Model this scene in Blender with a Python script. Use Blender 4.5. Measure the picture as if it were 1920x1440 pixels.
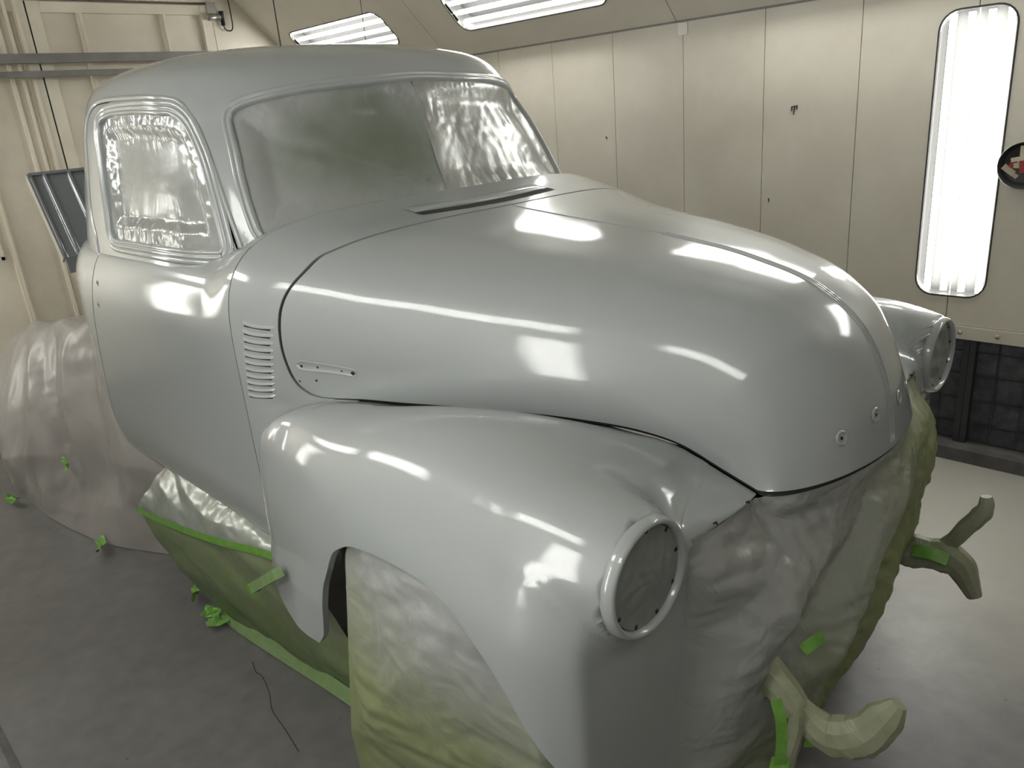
import bpy, math, random
import numpy as np
from mathutils import Matrix, Vector
from mathutils.geometry import delaunay_2d_cdt

for _o in list(bpy.data.objects):
    bpy.data.objects.remove(_o)
scene = bpy.context.scene
COL = scene.collection

# ---------------------------------------------------------------- camera, world, exposure
# truck frame: +X forwards, +Y to the truck's left (away from the camera), Z up, metres
cam_d = bpy.data.cameras.new('camera'); cam = bpy.data.objects.new('camera', cam_d); COL.objects.link(cam)
cam_d.sensor_fit = 'HORIZONTAL'; cam_d.sensor_width = 36.0
cam_d.lens = 36.0 * 1451.2 / 1920.0
cam_d.clip_start = .02
_pi, _ro, _ya = np.radians([19.518, 4.926, 46.79])
_c, _s = math.cos(_ro), math.sin(_ro)
_R = np.array([[_c, _s, 0], [-_s, _c, 0], [0, 0, 1]])
_up = _R @ np.array([0, -math.cos(_pi), -math.sin(_pi)])
_fw = _R @ np.array([0, -math.sin(_pi), math.cos(_pi)])
_rt = _R @ np.array([1., 0, 0])
_Y = math.cos(_ya) * _fw + math.sin(_ya) * _rt
_X = math.cos(_ya + math.pi / 2) * _fw + math.sin(_ya + math.pi / 2) * _rt
_M = np.array([_X, _Y, _up])                     # camera (right, down, forward) -> world rows
_cols = np.stack([_M[:, 0], -_M[:, 1], -_M[:, 2]], 1)
_m4 = Matrix([[*_cols[i], [0.663, -1.603, 1.70][i]] for i in range(3)] + [[0, 0, 0, 1]])
cam.matrix_world = _m4
scene.camera = cam

world = bpy.data.worlds.new('world'); scene.world = world; world.use_nodes = True
world.node_tree.nodes['Background'].inputs[0].default_value = (.5, .5, .48, 1)
world.node_tree.nodes['Background'].inputs[1].default_value = .0
scene.view_settings.view_transform = 'Standard'
scene.view_settings.look = 'None'
scene.view_settings.gamma = 1.0
scene.view_settings.use_curve_mapping = False
scene.view_settings.exposure = 0.0
TUBE_POWER = 29.0            # radiance of the fluorescent tubes of the booth

rng = np.random.default_rng(7)

# ---------------------------------------------------------------- materials
def mat(name, col, rough=.5, metal=0., spec=.5, coat=0., coat_rough=.05, noise=None, bump=None, col2=None, nscale=6., alpha=1., emit=None, estr=0., trans=0.):
    m = bpy.data.materials.new(name); m.use_nodes = True
    nt = m.node_tree; b = nt.nodes['Principled BSDF']
    b.inputs['Base Color'].default_value = (*col, 1); b.inputs['Roughness'].default_value = rough
    b.inputs['Metallic'].default_value = metal; b.inputs['Specular IOR Level'].default_value = spec
    b.inputs['Coat Weight'].default_value = coat; b.inputs['Coat Roughness'].default_value = coat_rough
    b.inputs['Alpha'].default_value = alpha
    b.inputs['Transmission Weight'].default_value = trans
    if emit:
        b.inputs['Emission Color'].default_value = (*emit, 1); b.inputs['Emission Strength'].default_value = estr
    geo = None
    def pos():
        nonlocal geo
        if geo is None: geo = nt.nodes.new('ShaderNodeNewGeometry')
        return geo.outputs['Position']
    if col2 is not None:
        n = nt.nodes.new('ShaderNodeTexNoise'); n.inputs['Scale'].default_value = nscale; n.inputs['Detail'].default_value = 5; n.inputs['Roughness'].default_value = .6
        nt.links.new(pos(), n.inputs['Vector'])
        r = nt.nodes.new('ShaderNodeValToRGB'); r.color_ramp.elements[0].position = .35; r.color_ramp.elements[1].position = .68
        r.color_ramp.elements[0].color = (*col, 1); r.color_ramp.elements[1].color = (*col2, 1)
        nt.links.new(n.outputs['Fac'], r.inputs['Fac']); nt.links.new(r.outputs['Color'], b.inputs['Base Color'])
    if bump:
        sc, st = bump
        n = nt.nodes.new('ShaderNodeTexNoise'); n.inputs['Scale'].default_value = sc; n.inputs['Detail'].default_value = 2
        nt.links.new(pos(), n.inputs['Vector'])
        bp = nt.nodes.new('ShaderNodeBump'); bp.inputs['Strength'].default_value = st; bp.inputs['Distance'].default_value = .002
        nt.links.new(n.outputs['Fac'], bp.inputs['Height']); nt.links.new(bp.outputs['Normal'], b.inputs['Normal'])
        if coat: nt.links.new(bp.outputs['Normal'], b.inputs['Coat Normal'])
    return m

def blend_mat(name, col_a, col_b, expr, rough=(.5, .5), metal=(0, 0), nscale=5., namp=.5, wrinkle=None, center=None):
    """two colours of one sheet (bare / oversprayed); expr = (axis weights xyz, offset, width): overspray grows along a direction, broken up by noise"""
    m = bpy.data.materials.new(name); m.use_nodes = True
    nt = m.node_tree; b = nt.nodes['Principled BSDF']; L = nt.links.new
    g = nt.nodes.new('ShaderNodeNewGeometry')
    dt = nt.nodes.new('ShaderNodeVectorMath'); dt.operation = 'DOT_PRODUCT'; dt.inputs[1].default_value = expr[0]
    L(g.outputs['Position'], dt.inputs[0])
    if center:      # grows with the distance from a spot instead
        sb = nt.nodes.new('ShaderNodeVectorMath'); sb.operation = 'SUBTRACT'; sb.inputs[1].default_value = center
        L(g.outputs['Position'], sb.inputs[0])
        ml = nt.nodes.new('ShaderNodeVectorMath'); ml.operation = 'MULTIPLY'; ml.inputs[1].default_value = expr[0]; L(sb.outputs[0], ml.inputs[0])
        dt = nt.nodes.new('ShaderNodeVectorMath'); dt.operation = 'LENGTH'; L(ml.outputs[0], dt.inputs[0])
    n = nt.nodes.new('ShaderNodeTexNoise'); n.inputs['Scale'].default_value = nscale; n.inputs['Detail'].default_value = 4
    L(g.outputs['Position'], n.inputs['Vector'])
    ma = nt.nodes.new('ShaderNodeMath'); ma.operation = 'MULTIPLY_ADD'; ma.inputs[1].default_value = namp; L(n.outputs['Fac'], ma.inputs[0]); L(dt.outputs['Value'], ma.inputs[2])
    mr = nt.nodes.new('ShaderNodeMapRange'); mr.interpolation_type = 'SMOOTHSTEP'
    mr.inputs['From Min'].default_value = expr[1] - expr[2] + namp * .5; mr.inputs['From Max'].default_value = expr[1] + expr[2] + namp * .5
    L(ma.outputs[0], mr.inputs['Value'])
    mx = nt.nodes.new('ShaderNodeMix'); mx.data_type = 'RGBA'
    mx.inputs['A'].default_value = (*col_a, 1); mx.inputs['B'].default_value = (*col_b, 1)
    L(mr.outputs['Result'], mx.inputs['Factor']); L(mx.outputs['Result'], b.inputs['Base Color'])
    for nm, (p, q) in (('Roughness', rough), ('Metallic', metal)):
        r = nt.nodes.new('ShaderNodeMapRange'); r.inputs['To Min'].default_value = p; r.inputs['To Max'].default_value = q
        L(mr.outputs['Result'], r.inputs['Value']); L(r.outputs['Result'], b.inputs[nm])
    if wrinkle:
        w = nt.nodes.new('ShaderNodeTexNoise'); w.inputs['Scale'].default_value = wrinkle[0]; w.inputs['Detail'].default_value = 3; w.inputs['Distortion'].default_value = 1.2
        L(g.outputs['Position'], w.inputs['Vector'])
        bp = nt.nodes.new('ShaderNodeBump'); bp.inputs['Strength'].default_value = wrinkle[1]; bp.inputs['Distance'].default_value = .01
        L(w.outputs['Fac'], bp.inputs['Height']); L(bp.outputs['Normal'], b.inputs['Normal'])
    return m

M = {}
M['paint'] = mat('fresh_grey_paint', (.295, .312, .312), rough=.38, spec=.5, coat=1., coat_rough=.035, bump=(520., .035))
M['gap'] = mat('dark_seam', (.012, .012, .012), rough=.8)
M['dark_panel'] = mat('dark_grey_gloss_paint', (.14, .152, .162), rough=.25, coat=1., coat_rough=.06, bump=(300., .03))
M['wall'] = mat('booth_wall_enamel', (.52, .485, .41), rough=.34, col2=(.60, .565, .485), nscale=2.2, bump=(60., .25))
M['wall_bounce'] = mat('booth_wall_bounce_enamel', (.74, .72, .66), rough=.4)  # unseen near wall, paled to throw light onto the door side
M['cove'] = mat('booth_cove_enamel', (.55, .515, .44), rough=.42, col2=(.62, .585, .50), nscale=2., bump=(60., .2))
M['door'] = mat('booth_door_enamel', (.62, .57, .465), rough=.38, col2=(.72, .67, .56), nscale=2.4, bump=(90., .3))
M['front_bounce'] = mat('pale_bounce_wall', (.72, .71, .68), rough=.8)  # unseen front end, paled to throw light onto the nose
M['rail'] = mat('grey_rail_paint', (.16, .155, .145), rough=.5, col2=(.21, .2, .185), nscale=9.)
M['ceil'] = mat('ceiling_filter_white', (.50, .49, .45), rough=.8, col2=(.58, .57, .53), nscale=4.)
M['reflector'] = mat('lamp_reflector_dark', (.05, .05, .048), rough=.5)  # near black: the dimmer bands between tubes are put into the colour
M['tube'] = mat('fluorescent_tube', (.9, .9, .9), rough=.4, emit=(1., 1., .97), estr=TUBE_POWER)
M['gasket'] = mat('black_rubber_gasket', (.02, .02, .02), rough=.7)
M['steel'] = mat('zinc_steel', (.42, .41, .39), rough=.35, metal=.8)
M['black'] = mat('black_steel', (.02, .02, .022), rough=.45)
M['filter'] = mat('charcoal_filter_fibre', (.045, .049, .058), rough=.85, col2=(.11, .115, .13), nscale=14., bump=(160., .7))
M['wire'] = mat('filter_wire', (.05, .052, .058), rough=.5, metal=.3)
M['curb'] = mat('dusty_curb_steel', (.075, .072, .068), rough=.7, col2=(.13, .125, .118), nscale=10.)
M['rubber'] = mat('tyre_rubber', (.02, .02, .02), rough=.8)
M['tape'] = mat('green_masking_tape', (.10, .25, .03), rough=.5, col2=(.15, .33, .055), nscale=30., bump=(90., .4))
M['tape_pale'] = mat('oversprayed_green_tape', (.15, .23, .085), rough=.5, col2=(.20, .28, .13), nscale=26.)
M['white_tape'] = mat('white_tape', (.72, .70, .66), rough=.5)
M['chip_tan'] = mat('tan_tape_scrap', (.50, .45, .33), rough=.7)
M['chip_red'] = mat('red_tape_scrap', (.28, .025, .02), rough=.6)
M['cable'] = mat('cable_black', (.03, .03, .03), rough=.6)
OLIVE = (.150, .170, .070); GREYP = (.30, .305, .295)
M['grille_paper'] = blend_mat('masking_paper_oversprayed', OLIVE, GREYP, ((-.35, -1., 1.25), .92, .40), rough=(.45, .28), metal=(0, .25), nscale=3.2, namp=.6, wrinkle=(13., .6))
M['wheel_paper'] = blend_mat('wheel_masking_paper', (.205, .23, .115), (.36, .37, .36), ((.45, .0, 1.), .40, .24), rough=(.45, .33), metal=(.05, .2), nscale=4., namp=.35, wrinkle=(16., .3))
M['board_paper'] = blend_mat('running_board_paper', (.105, .155, .045), (.20, .225, .14), ((.3, 0, 1.), -.05, .45), rough=(.38, .4), nscale=4., namp=.5, wrinkle=(10., .25))
M['board_film'] = mat('clear_silvery_film', (.33, .345, .32), rough=.22, metal=.25, col2=(.24, .27, .22), nscale=9., bump=(30., .35))
M['lamp_paper'] = mat('head_lamp_paper', (.15, .155, .15), rough=.42, col2=(.20, .205, .195), nscale=14.)
M['well_paper'] = mat('wheel_well_paper', (.20, .215, .215), rough=.35, metal=.15, col2=(.30, .315, .31), nscale=9.)
M['arm_paper'] = mat('wrapped_bracket_paper', (.20, .215, .125), rough=.55, col2=(.27, .28, .20), nscale=12., bump=(70., .5))
M['film_dull'] = blend_mat('windscreen_film_dull', (.105, .128, .088), (.27, .28, .272), ((0, 1., 1.7), .20, .20), rough=(.36, .34), nscale=6., namp=.30, wrinkle=(11., .10), center=(0, -.20, 1.635))
M['film_shiny'] = mat('windscreen_film_shiny', (.33, .335, .32), rough=.27, metal=.28, col2=(.25, .255, .245), nscale=6., bump=(22., .18))
M['film_door'] = mat('door_window_film', (.35, .36, .355), rough=.20, metal=.30, col2=(.30, .31, .305), nscale=7., bump=(34., .14))

# translucent painter's plastic
def plastic_mat():
    m = mat('painters_plastic', (.44, .415, .39), rough=.28, col2=(.53, .505, .475), nscale=4., bump=(40., .35))
    nt = m.node_tree; b = nt.nodes['Principled BSDF']; out = nt.nodes['Material Output']
    tl = nt.nodes.new('ShaderNodeBsdfTranslucent'); tl.inputs['Color'].default_value = (.55, .53, .49, 1)
    tp = nt.nodes.new('ShaderNodeBsdfTransparent')
    a = nt.nodes.new('ShaderNodeMixShader'); a.inputs[0].default_value = .25
    c = nt.nodes.new('ShaderNodeMixShader'); c.inputs[0].default_value = .10
    nt.links.new(b.outputs[0], a.inputs[1]); nt.links.new(tl.outputs[0], a.inputs[2])
    nt.links.new(a.outputs[0], c.inputs[1]); nt.links.new(tp.outputs[0], c.inputs[2]); nt.links.new(c.outputs[0], out.inputs[0])
    return m
M['plastic'] = plastic_mat()

def glass_mat():
    m = bpy.data.materials.new('lamp_cover_glass'); m.use_nodes = True
    nt = m.node_tree; out = nt.nodes['Material Output']; nt.nodes.remove(nt.nodes['Principled BSDF'])
    tp = nt.nodes.new('ShaderNodeBsdfTransparent'); tp.inputs[0].default_value = (.95, .95, .93, 1)
    gl = nt.nodes.new('ShaderNodeBsdfGlossy'); gl.inputs['Roughness'].default_value = .05
    mx = nt.nodes.new('ShaderNodeMixShader'); mx.inputs[0].default_value = .05
    nt.links.new(tp.outputs[0], mx.inputs[1]); nt.links.new(gl.outputs[0], mx.inputs[2]); nt.links.new(mx.outputs[0], out.inputs[0])
    return m
M['glass'] = glass_mat()

def floor_mat():
    m = bpy.data.materials.new('sealed_concrete_floor'); m.use_nodes = True
    nt = m.node_tree; b = nt.nodes['Principled BSDF']; L = nt.links.new
    g = nt.nodes.new('ShaderNodeNewGeometry')
    n1 = nt.nodes.new('ShaderNodeTexNoise'); n1.inputs['Scale'].default_value = 1.3; n1.inputs['Detail'].default_value = 6; n1.inputs['Roughness'].default_value = .62
    n2 = nt.nodes.new('ShaderNodeTexNoise'); n2.inputs['Scale'].default_value = 14.; n2.inputs['Detail'].default_value = 4
    vo = nt.nodes.new('ShaderNodeTexNoise'); vo.inputs['Scale'].default_value = 42.; vo.inputs['Detail'].default_value = 1
    for n in (n1, n2, vo): L(g.outputs['Position'], n.inputs['Vector'])
    r1 = nt.nodes.new('ShaderNodeValToRGB'); e = r1.color_ramp.elements
    e[0].position = .3; e[0].color = (.105, .101, .098, 1); e[1].position = .72; e[1].color = (.150, .147, .143, 1)
    L(n1.outputs['Fac'], r1.inputs['Fac'])
    r2 = nt.nodes.new('ShaderNodeValToRGB'); e = r2.color_ramp.elements
    e[0].position = .35; e[0].color = (.86, .86, .86, 1); e[1].position = .7; e[1].color = (1.1, 1.08, 1.06, 1)
    L(n2.outputs['Fac'], r2.inputs['Fac'])
    r3 = nt.nodes.new('ShaderNodeValToRGB'); e = r3.color_ramp.elements
    e[0].position = .19; e[0].color = (.35, .34, .33, 1); e[1].position = .235; e[1].color = (1, 1, 1, 1)
    L(vo.outputs['Fac'], r3.inputs['Fac'])
    a = nt.nodes.new('ShaderNodeMix'); a.data_type = 'RGBA'; a.blend_type = 'MULTIPLY'; a.inputs['Factor'].default_value = 1
    L(r1.outputs['Color'], a.inputs['A']); L(r2.outputs['Color'], a.inputs['B'])
    c = nt.nodes.new('ShaderNodeMix'); c.data_type = 'RGBA'; c.blend_type = 'MULTIPLY'; c.inputs['Factor'].default_value = 1
    L(a.outputs['Result'], c.inputs['A']); L(r3.outputs['Color'], c.inputs['B'])
    # pale overspray dust and the far wall's sheen painted in, with a ragged edge
    sx = nt.nodes.new('ShaderNodeSeparateXYZ'); L(g.outputs['Position'], sx.inputs[0])
    ad = nt.nodes.new('ShaderNodeMath'); ad.operation = 'MULTIPLY_ADD'; ad.inputs[1].default_value = 1.6; L(n1.outputs['Fac'], ad.inputs[0]); L(sx.outputs['Y'], ad.inputs[2])
    mr = nt.nodes.new('ShaderNodeMapRange'); mr.interpolation_type = 'SMOOTHSTEP'; mr.inputs['From Min'].default_value = .95; mr.inputs['From Max'].default_value = 2.3
    L(ad.outputs[0], mr.inputs['Value'])
    du = nt.nodes.new('ShaderNodeMix'); du.data_type = 'RGBA'; du.inputs['B'].default_value = (.36, .345, .305, 1)
    L(mr.outputs['Result'], du.inputs['Factor']); L(c.outputs['Result'], du.inputs['A']); L(du.outputs['Result'], b.inputs['Base Color'])
    b.inputs['Roughness'].default_value = .42
    bp = nt.nodes.new('ShaderNodeBump'); bp.inputs['Strength'].default_value = .12; bp.inputs['Distance'].default_value = .004
    L(n2.outputs['Fac'], bp.inputs['Height']); L(bp.outputs['Normal'], b.inputs['Normal'])
    return m
M['floor'] = floor_mat()

# ---------------------------------------------------------------- object helpers
ORG = {}
def thing(name, label, cat, loc=(0, 0, 0), group=None, kind=None):
    o = bpy.data.objects.new(name, None); COL.objects.link(o)
    o.empty_display_size = .1; o.location = loc; ORG[o.name] = np.array(loc, float)
    tag(o, label, cat, group, kind); return o
def tag(o, label=None, cat=None, group=None, kind=None):
    if label: o['label'] = label
    if cat: o['category'] = cat
    if group: o['group'] = group
    if kind: o['kind'] = kind
    return o
def root_org(p):
    return ORG[p.name] if p is not None else None
def mesh_obj(name, V, F, material, parent=None, origin=None, smooth=True, normals=None, label=None, kind=None):
    V = np.asarray(V, float).reshape(-1, 3)
    org = root_org(parent) if parent is not None else (np.array(origin, float) if origin is not None else np.zeros(3))
    me = bpy.data.meshes.new(name)
    me.from_pydata((V - org).tolist(), [], [list(map(int, f)) for f in F])
    me.validate(); me.update()
    if smooth: me.polygons.foreach_set('use_smooth', [True] * len(me.polygons))
    if normals is not None and len(me.vertices) == len(normals):
        me.normals_split_custom_set_from_vertices([tuple(n) for n in np.asarray(normals, float)])
    me.materials.append(M[material] if isinstance(material, str) else material)
    o = bpy.data.objects.new(name, me); COL.objects.link(o)
    if parent is not None: o.parent = parent
    else: o.location = org
    ORG[o.name] = org
    if label: o['label'] = label
    if kind: o['kind'] = kind
    return o

def grid_faces(nu, nv, cu=False, cv=False, off=0, flip=False):
    F = []
    for i in range(nu if cu else nu - 1):
        for j in range(nv if cv else nv - 1):
            a = i * nv + j; b = ((i + 1) % nu) * nv + j; c = ((i + 1) % nu) * nv + (j + 1) % nv; d = i * nv + (j + 1) % nv
            F.append((a + off, d + off, c + off, b + off) if flip else (a + off, b + off, c + off, d + off))
    return F
def grid_obj(name, P, material, parent=None, cu=False, cv=False, **k):
    P = np.asarray(P, float); nu, nv = P.shape[:2]
    return mesh_obj(name, P.reshape(-1, 3), grid_faces(nu, nv, cu, cv), material, parent, **k)

class MB:
    """collects shapes into ONE mesh"""
    def __init__(s): s.V = []; s.F = []; s.n = 0
    def add(s, V, F):
        V = np.asarray(V, float).reshape(-1, 3); s.V.append(V); s.F += [tuple(int(i) + s.n for i in f) for f in F]; s.n += len(V); return s
    def box(s, lo, hi):
        x0, y0, z0 = lo; x1, y1, z1 = hi
        V = [(x0, y0, z0), (x1, y0, z0), (x1, y1, z0), (x0, y1, z0), (x0, y0, z1), (x1, y0, z1), (x1, y1, z1), (x0, y1, z1)]
        return s.add(V, [(0, 3, 2, 1), (4, 5, 6, 7), (0, 1, 5, 4), (1, 2, 6, 5), (2, 3, 7, 6), (3, 0, 4, 7)])
    def obox(s, c, ax, half):
        c = np.array(c, float); ax = [np.array(a, float) for a in ax]
        V = [c + ax[0] * half[0] * i + ax[1] * half[1] * j + ax[2] * half[2] * k for k in (-1, 1) for (i, j) in ((-1, -1), (1, -1), (1, 1), (-1, 1))]
        return s.add(V, [(0, 3, 2, 1), (4, 5, 6, 7), (0, 1, 5, 4), (1, 2, 6, 5), (2, 3, 7, 6), (3, 0, 4, 7)])
    def tube(s, pts, r, n=10, closed=False, caps=True, flat=1., up=None):
        P = np.asarray(pts, float); m = len(P)
        r = np.broadcast_to(np.asarray(r, float), (m,))
        T = np.gradient(P, axis=0) if not closed else (np.roll(P, -1, 0) - np.roll(P, 1, 0))
        T /= np.linalg.norm(T, axis=1, keepdims=True) + 1e-12
        u = np.array(up if up is not None else (0, 0, 1.), float)
        if abs(T[0] @ u) > .95: u = np.array([0, 1., 0])
        V = []
        for i in range(m):
            a = u - T[i] * (u @ T[i]); a /= np.linalg.norm(a) + 1e-12; b = np.cross(T[i], a); u = a
            for k in range(n):
                t = 2 * math.pi * k / n
                V.append(P[i] + r[i] * (math.cos(t) * a + flat * math.sin(t) * b))
        F = grid_faces(m, n, closed, True)
        if caps and not closed:
            F += [tuple(range(n))[::-1], tuple((m - 1) * n + k for k in range(n))]
        return s.add(V, F)
    def obj(s, name, material, parent=None, **k):
        return mesh_obj(name, np.concatenate(s.V), s.F, material, parent, **k)

def catmull(pts, n=8, closed=False):
    P = np.asarray(pts, float); m = len(P); out = []
    rngi = range(m if closed else m - 1)
    for i in rngi:
        if closed: p0, p1, p2, p3 = P[(i - 1) % m], P[i], P[(i + 1) % m], P[(i + 2) % m]
        else: p0, p1, p2, p3 = P[max(i - 1, 0)], P[i], P[i + 1], P[min(i + 2, m - 1)]
        for t in np.linspace(0, 1, n, endpoint=False):
            out.append(.5 * ((2 * p1) + (p2 - p0) * t + (2 * p0 - 5 * p1 + 4 * p2 - p3) * t * t + (3 * p1 - p0 - 3 * p2 + p3) * t**3))
    if not closed: out.append(P[-1])
    return np.array(out)

def inpoly(pts, poly):
    x, y = pts[:, 0], pts[:, 1]; inside = np.zeros(len(pts), bool)
    n = len(poly); j = n - 1
    for i in range(n):
        xi, yi = poly[i]; xj, yj = poly[j]
        if yi != yj:
            c = ((yi > y) != (yj > y)) & (x < (xj - xi) * (y - yi) / (yj - yi) + xi); inside ^= c
        j = i
    return inside
def resample(poly, sp):
    out = []
    for i in range(len(poly)):
        a = np.array(poly[i]); b = np.array(poly[(i + 1) % len(poly)])
        k = max(1, int(math.ceil(np.linalg.norm(b - a) / sp)))
        for t in range(k): out.append(a + (b - a) * t / k)
    return np.array(out)

def patch(f, outer, holes=(), sp=.015, sc=(1., 1.), skirt=0., ref=(-.9, 0, .8), skirt_holes=True, normal_fn=None):
    """trimmed piece of surface f(a, b): exact outlines, analytic normals, edges turned in by `skirt`"""
    sc = np.array(sc, float)
    loops = [resample(np.array(l, float) * sc, sp) for l in (outer, *holes)]
    lo, hi = loops[0].min(0), loops[0].max(0)
    gx = np.arange(lo[0] + sp * .5, hi[0], sp); gy = np.arange(lo[1] + sp * .5, hi[1], sp)
    G = np.stack(np.meshgrid(gx, gy, indexing='ij'), -1)
    G[:, ::2, 0] += sp * .25
    G = G.reshape(-1, 2)
    k = inpoly(G, loops[0])
    for l in loops[1:]: k &= ~inpoly(G, l)
    G = G[k]
    allb = np.concatenate(loops)
    keep = np.ones(len(G), bool)
    for i in range(0, len(G), 4000):
        d = ((G[i:i + 4000, None, :] - allb[None])**2).sum(-1).min(1); keep[i:i + 4000] = d > (sp * .55)**2
    G = G[keep]
    pts = np.concatenate(loops + [G]); E = []; off = 0; lidx = []
    for l in loops:
        n = len(l); E += [(off + i, off + (i + 1) % n) for i in range(n)]; lidx.append(np.arange(off, off + n)); off += n
    vs, es, fs, ov, oe, of = delaunay_2d_cdt([Vector(p) for p in pts], E, [], 0, 1e-7, True)
    W = np.array([(v.x, v.y) for v in vs])
    back = {}
    for i, o in enumerate(ov):
        for q in o: back[q] = i
    lidx = [[back[i] for i in l] for l in lidx]
    T = np.array([t for t in fs if len(t) == 3])
    cen = W[T].mean(1)
    k = inpoly(cen, loops[0])
    for l in loops[1:]: k &= ~inpoly(cen, l)
    T = T[k]
    A, B = W[:, 0] / sc[0], W[:, 1] / sc[1]
    P = f(A, B)
    e = 1e-3
    du = f(A + e / sc[0], B) - f(A - e / sc[0], B); dv = f(A, B + e / sc[1]) - f(A, B - e / sc[1])
    N = np.cross(du, dv); N /= np.linalg.norm(N, axis=1, keepdims=True) + 1e-12
    R = P - np.array(ref, float)
    sgn = np.sign((N * R).sum(1)); sgn[sgn == 0] = 1
    maj = 1 if (sgn > 0).mean() >= .5 else -1
    N = N * (maj if normal_fn is None else sgn[:, None])
    if normal_fn is not None: N = normal_fn(P, N, A, B)
    fn = np.cross(P[T[:, 1]] - P[T[:, 0]], P[T[:, 2]] - P[T[:, 0]])
    flip = (fn * N[T].mean(1)).sum(1) < 0
    T[flip] = T[flip][:, ::-1]
    V = [P]; NN = [N]; F = [tuple(t) for t in T]; n0 = len(P); rims = []
    for li, l in enumerate(lidx):
        Lp = P[l]; Ln = N[l]
        tg = np.roll(Lp, -1, 0) - np.roll(Lp, 1, 0); tg /= np.linalg.norm(tg, axis=1, keepdims=True) + 1e-12
        o = np.cross(tg, Ln)
        # outwards = away from the material
        c2 = W[l]; tp = np.roll(c2, -1, 0) - np.roll(c2, 1, 0)
        if li == 0: o = o * np.sign(((Lp - Lp.mean(0)) * o).sum())
        else: o = -o * np.sign(((Lp - Lp.mean(0)) * o).sum())
        rims.append((Lp, Ln, o))
        if skirt and (li == 0 or skirt_holes):
            m = len(l); rows = [Lp, Lp - Ln * skirt]
            V += rows; NN += [o, o]
            q = grid_faces(2, m, False, True, n0)
            # orient
            a, b, c = np.array(rows[0][0]), np.array(rows[1][0]), np.array(rows[1][1])
            if np.cross(b - a, c - a) @ o[0] < 0: q = [t[::-1] for t in q]
            F += q; n0 += 2 * m
    return np.concatenate(V), F, np.concatenate(NN), rims

def patch_obj(name, f, outer, material, parent=None, holes=(), **k):
    kk = {q: k.pop(q) for q in ('origin', 'label', 'kind') if q in k}
    V, F, N, rims = patch(f, outer, holes, **k)
    return mesh_obj(name, V, F, material, parent, normals=N, **kk), rims

def sweep_rim(name, rim, profile, material, parent, **k):
    """profile = [(outwards, along normal)] swept along an outline on a surface"""
    Lp, Ln, o = rim
    P = np.stack([Lp + o * a + Ln * b for a, b in profile], 1)
    return grid_obj(name, P, material, parent, cu=True, **k)

def tri(x): return 2 * np.abs(x - np.floor(x + .5))
def crumple(a, b, seed, f0=4., octaves=5, gain=.55, aniso=None):
    """sharp-edged random folds of a crushed sheet"""
    r = np.random.default_rng(seed); h = 0; amp = 1.; f = f0
    for i in range(octaves):
        for k in range(2):
            t = r.uniform(0, math.pi) if aniso is None or i > 1 else aniso + r.normal(0, .25)
            c, s = math.cos(t), math.sin(t)
            w = .35 * np.sin(f * .7 * (-s * a + c * b) * 2 + r.uniform(0, 6)) + .25 * np.sin(f * 1.3 * (c * a - s * b) + r.uniform(0, 6))
            m = .5 + .5 * np.sin(f * .9 * (a * r.normal() + b * r.normal()) + r.uniform(0, 6))
            h = h + amp * (tri(f * (c * a + s * b) + w + r.uniform(0, 1)) - .5) * m
        amp *= gain; f *= 1.75
    return h

# ---------------------------------------------------------------- truck surfaces
def spl(keys, col):
    """smooth cubic (finite-difference tangents) through keys [(t, ...), ...]"""
    t = np.array([k[0] for k in keys], float); v = np.array([k[col] for k in keys], float)
    h = np.diff(t); d = np.diff(v) / h
    m = np.zeros_like(v)
    m[1:-1] = (d[:-1] * h[1:] + d[1:] * h[:-1]) / (h[:-1] + h[1:])
    m[0] = d[0] * 1.5 - m[1] * .5; m[-1] = d[-1] * 1.5 - m[-2] * .5
    def f(x):
        x = np.asarray(x, float)
        i = np.clip(np.searchsorted(t, x) - 1, 0, len(t) - 2)
        s = (x - t[i]) / h[i]
        s = np.clip(s, -.5, 1.5)
        return ((1 + 2 * s) * (1 - s)**2 * v[i] + s * (1 - s)**2 * h[i] * m[i]
                + s * s * (3 - 2 * s) * v[i + 1] + s * s * (s - 1) * h[i] * m[i + 1])
    return f

def sup(a, n):
    """polar superellipse: returns (cos part, sin part)"""
    c = np.abs(np.cos(a)); s = np.abs(np.sin(a))
    r = (c**n + s**n + 1e-12)**(-1. / n)
    return np.cos(a) * r, np.sin(a) * r

def sup2(a, p, q):
    """as sup, but exponent q on the cosine (side flatness) and p on the sine (crown flatness)"""
    c = np.abs(np.cos(a)) + 1e-9; s = np.abs(np.sin(a)) + 1e-9
    r = (c**q + s**p)**(-2. / (p + q))
    for _ in range(14):
        f = (r * c)**q + (r * s)**p - 1; d = (q * (r * c)**q + p * (r * s)**p) / r
        r = np.clip(r - f / d, .5, 2.)
    return c * r, s * r

def sstep(x, a, b):
    t = np.clip((x - a) / (b - a), 0, 1); return t * t * (3 - 2 * t)

def smax(a, b, k):
    h = np.clip(.5 + .5 * (a - b) / k, 0, 1)
    return b + (a - b) * h + k * h * (1 - h)

def nrm(f, a, b, e=1e-3):
    du = f(a + e, b) - f(a - e, b); dv = f(a, b + e) - f(a, b - e)
    n = np.cross(du, dv); return n / (np.linalg.norm(n, axis=-1, keepdims=True) + 1e-12)

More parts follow.
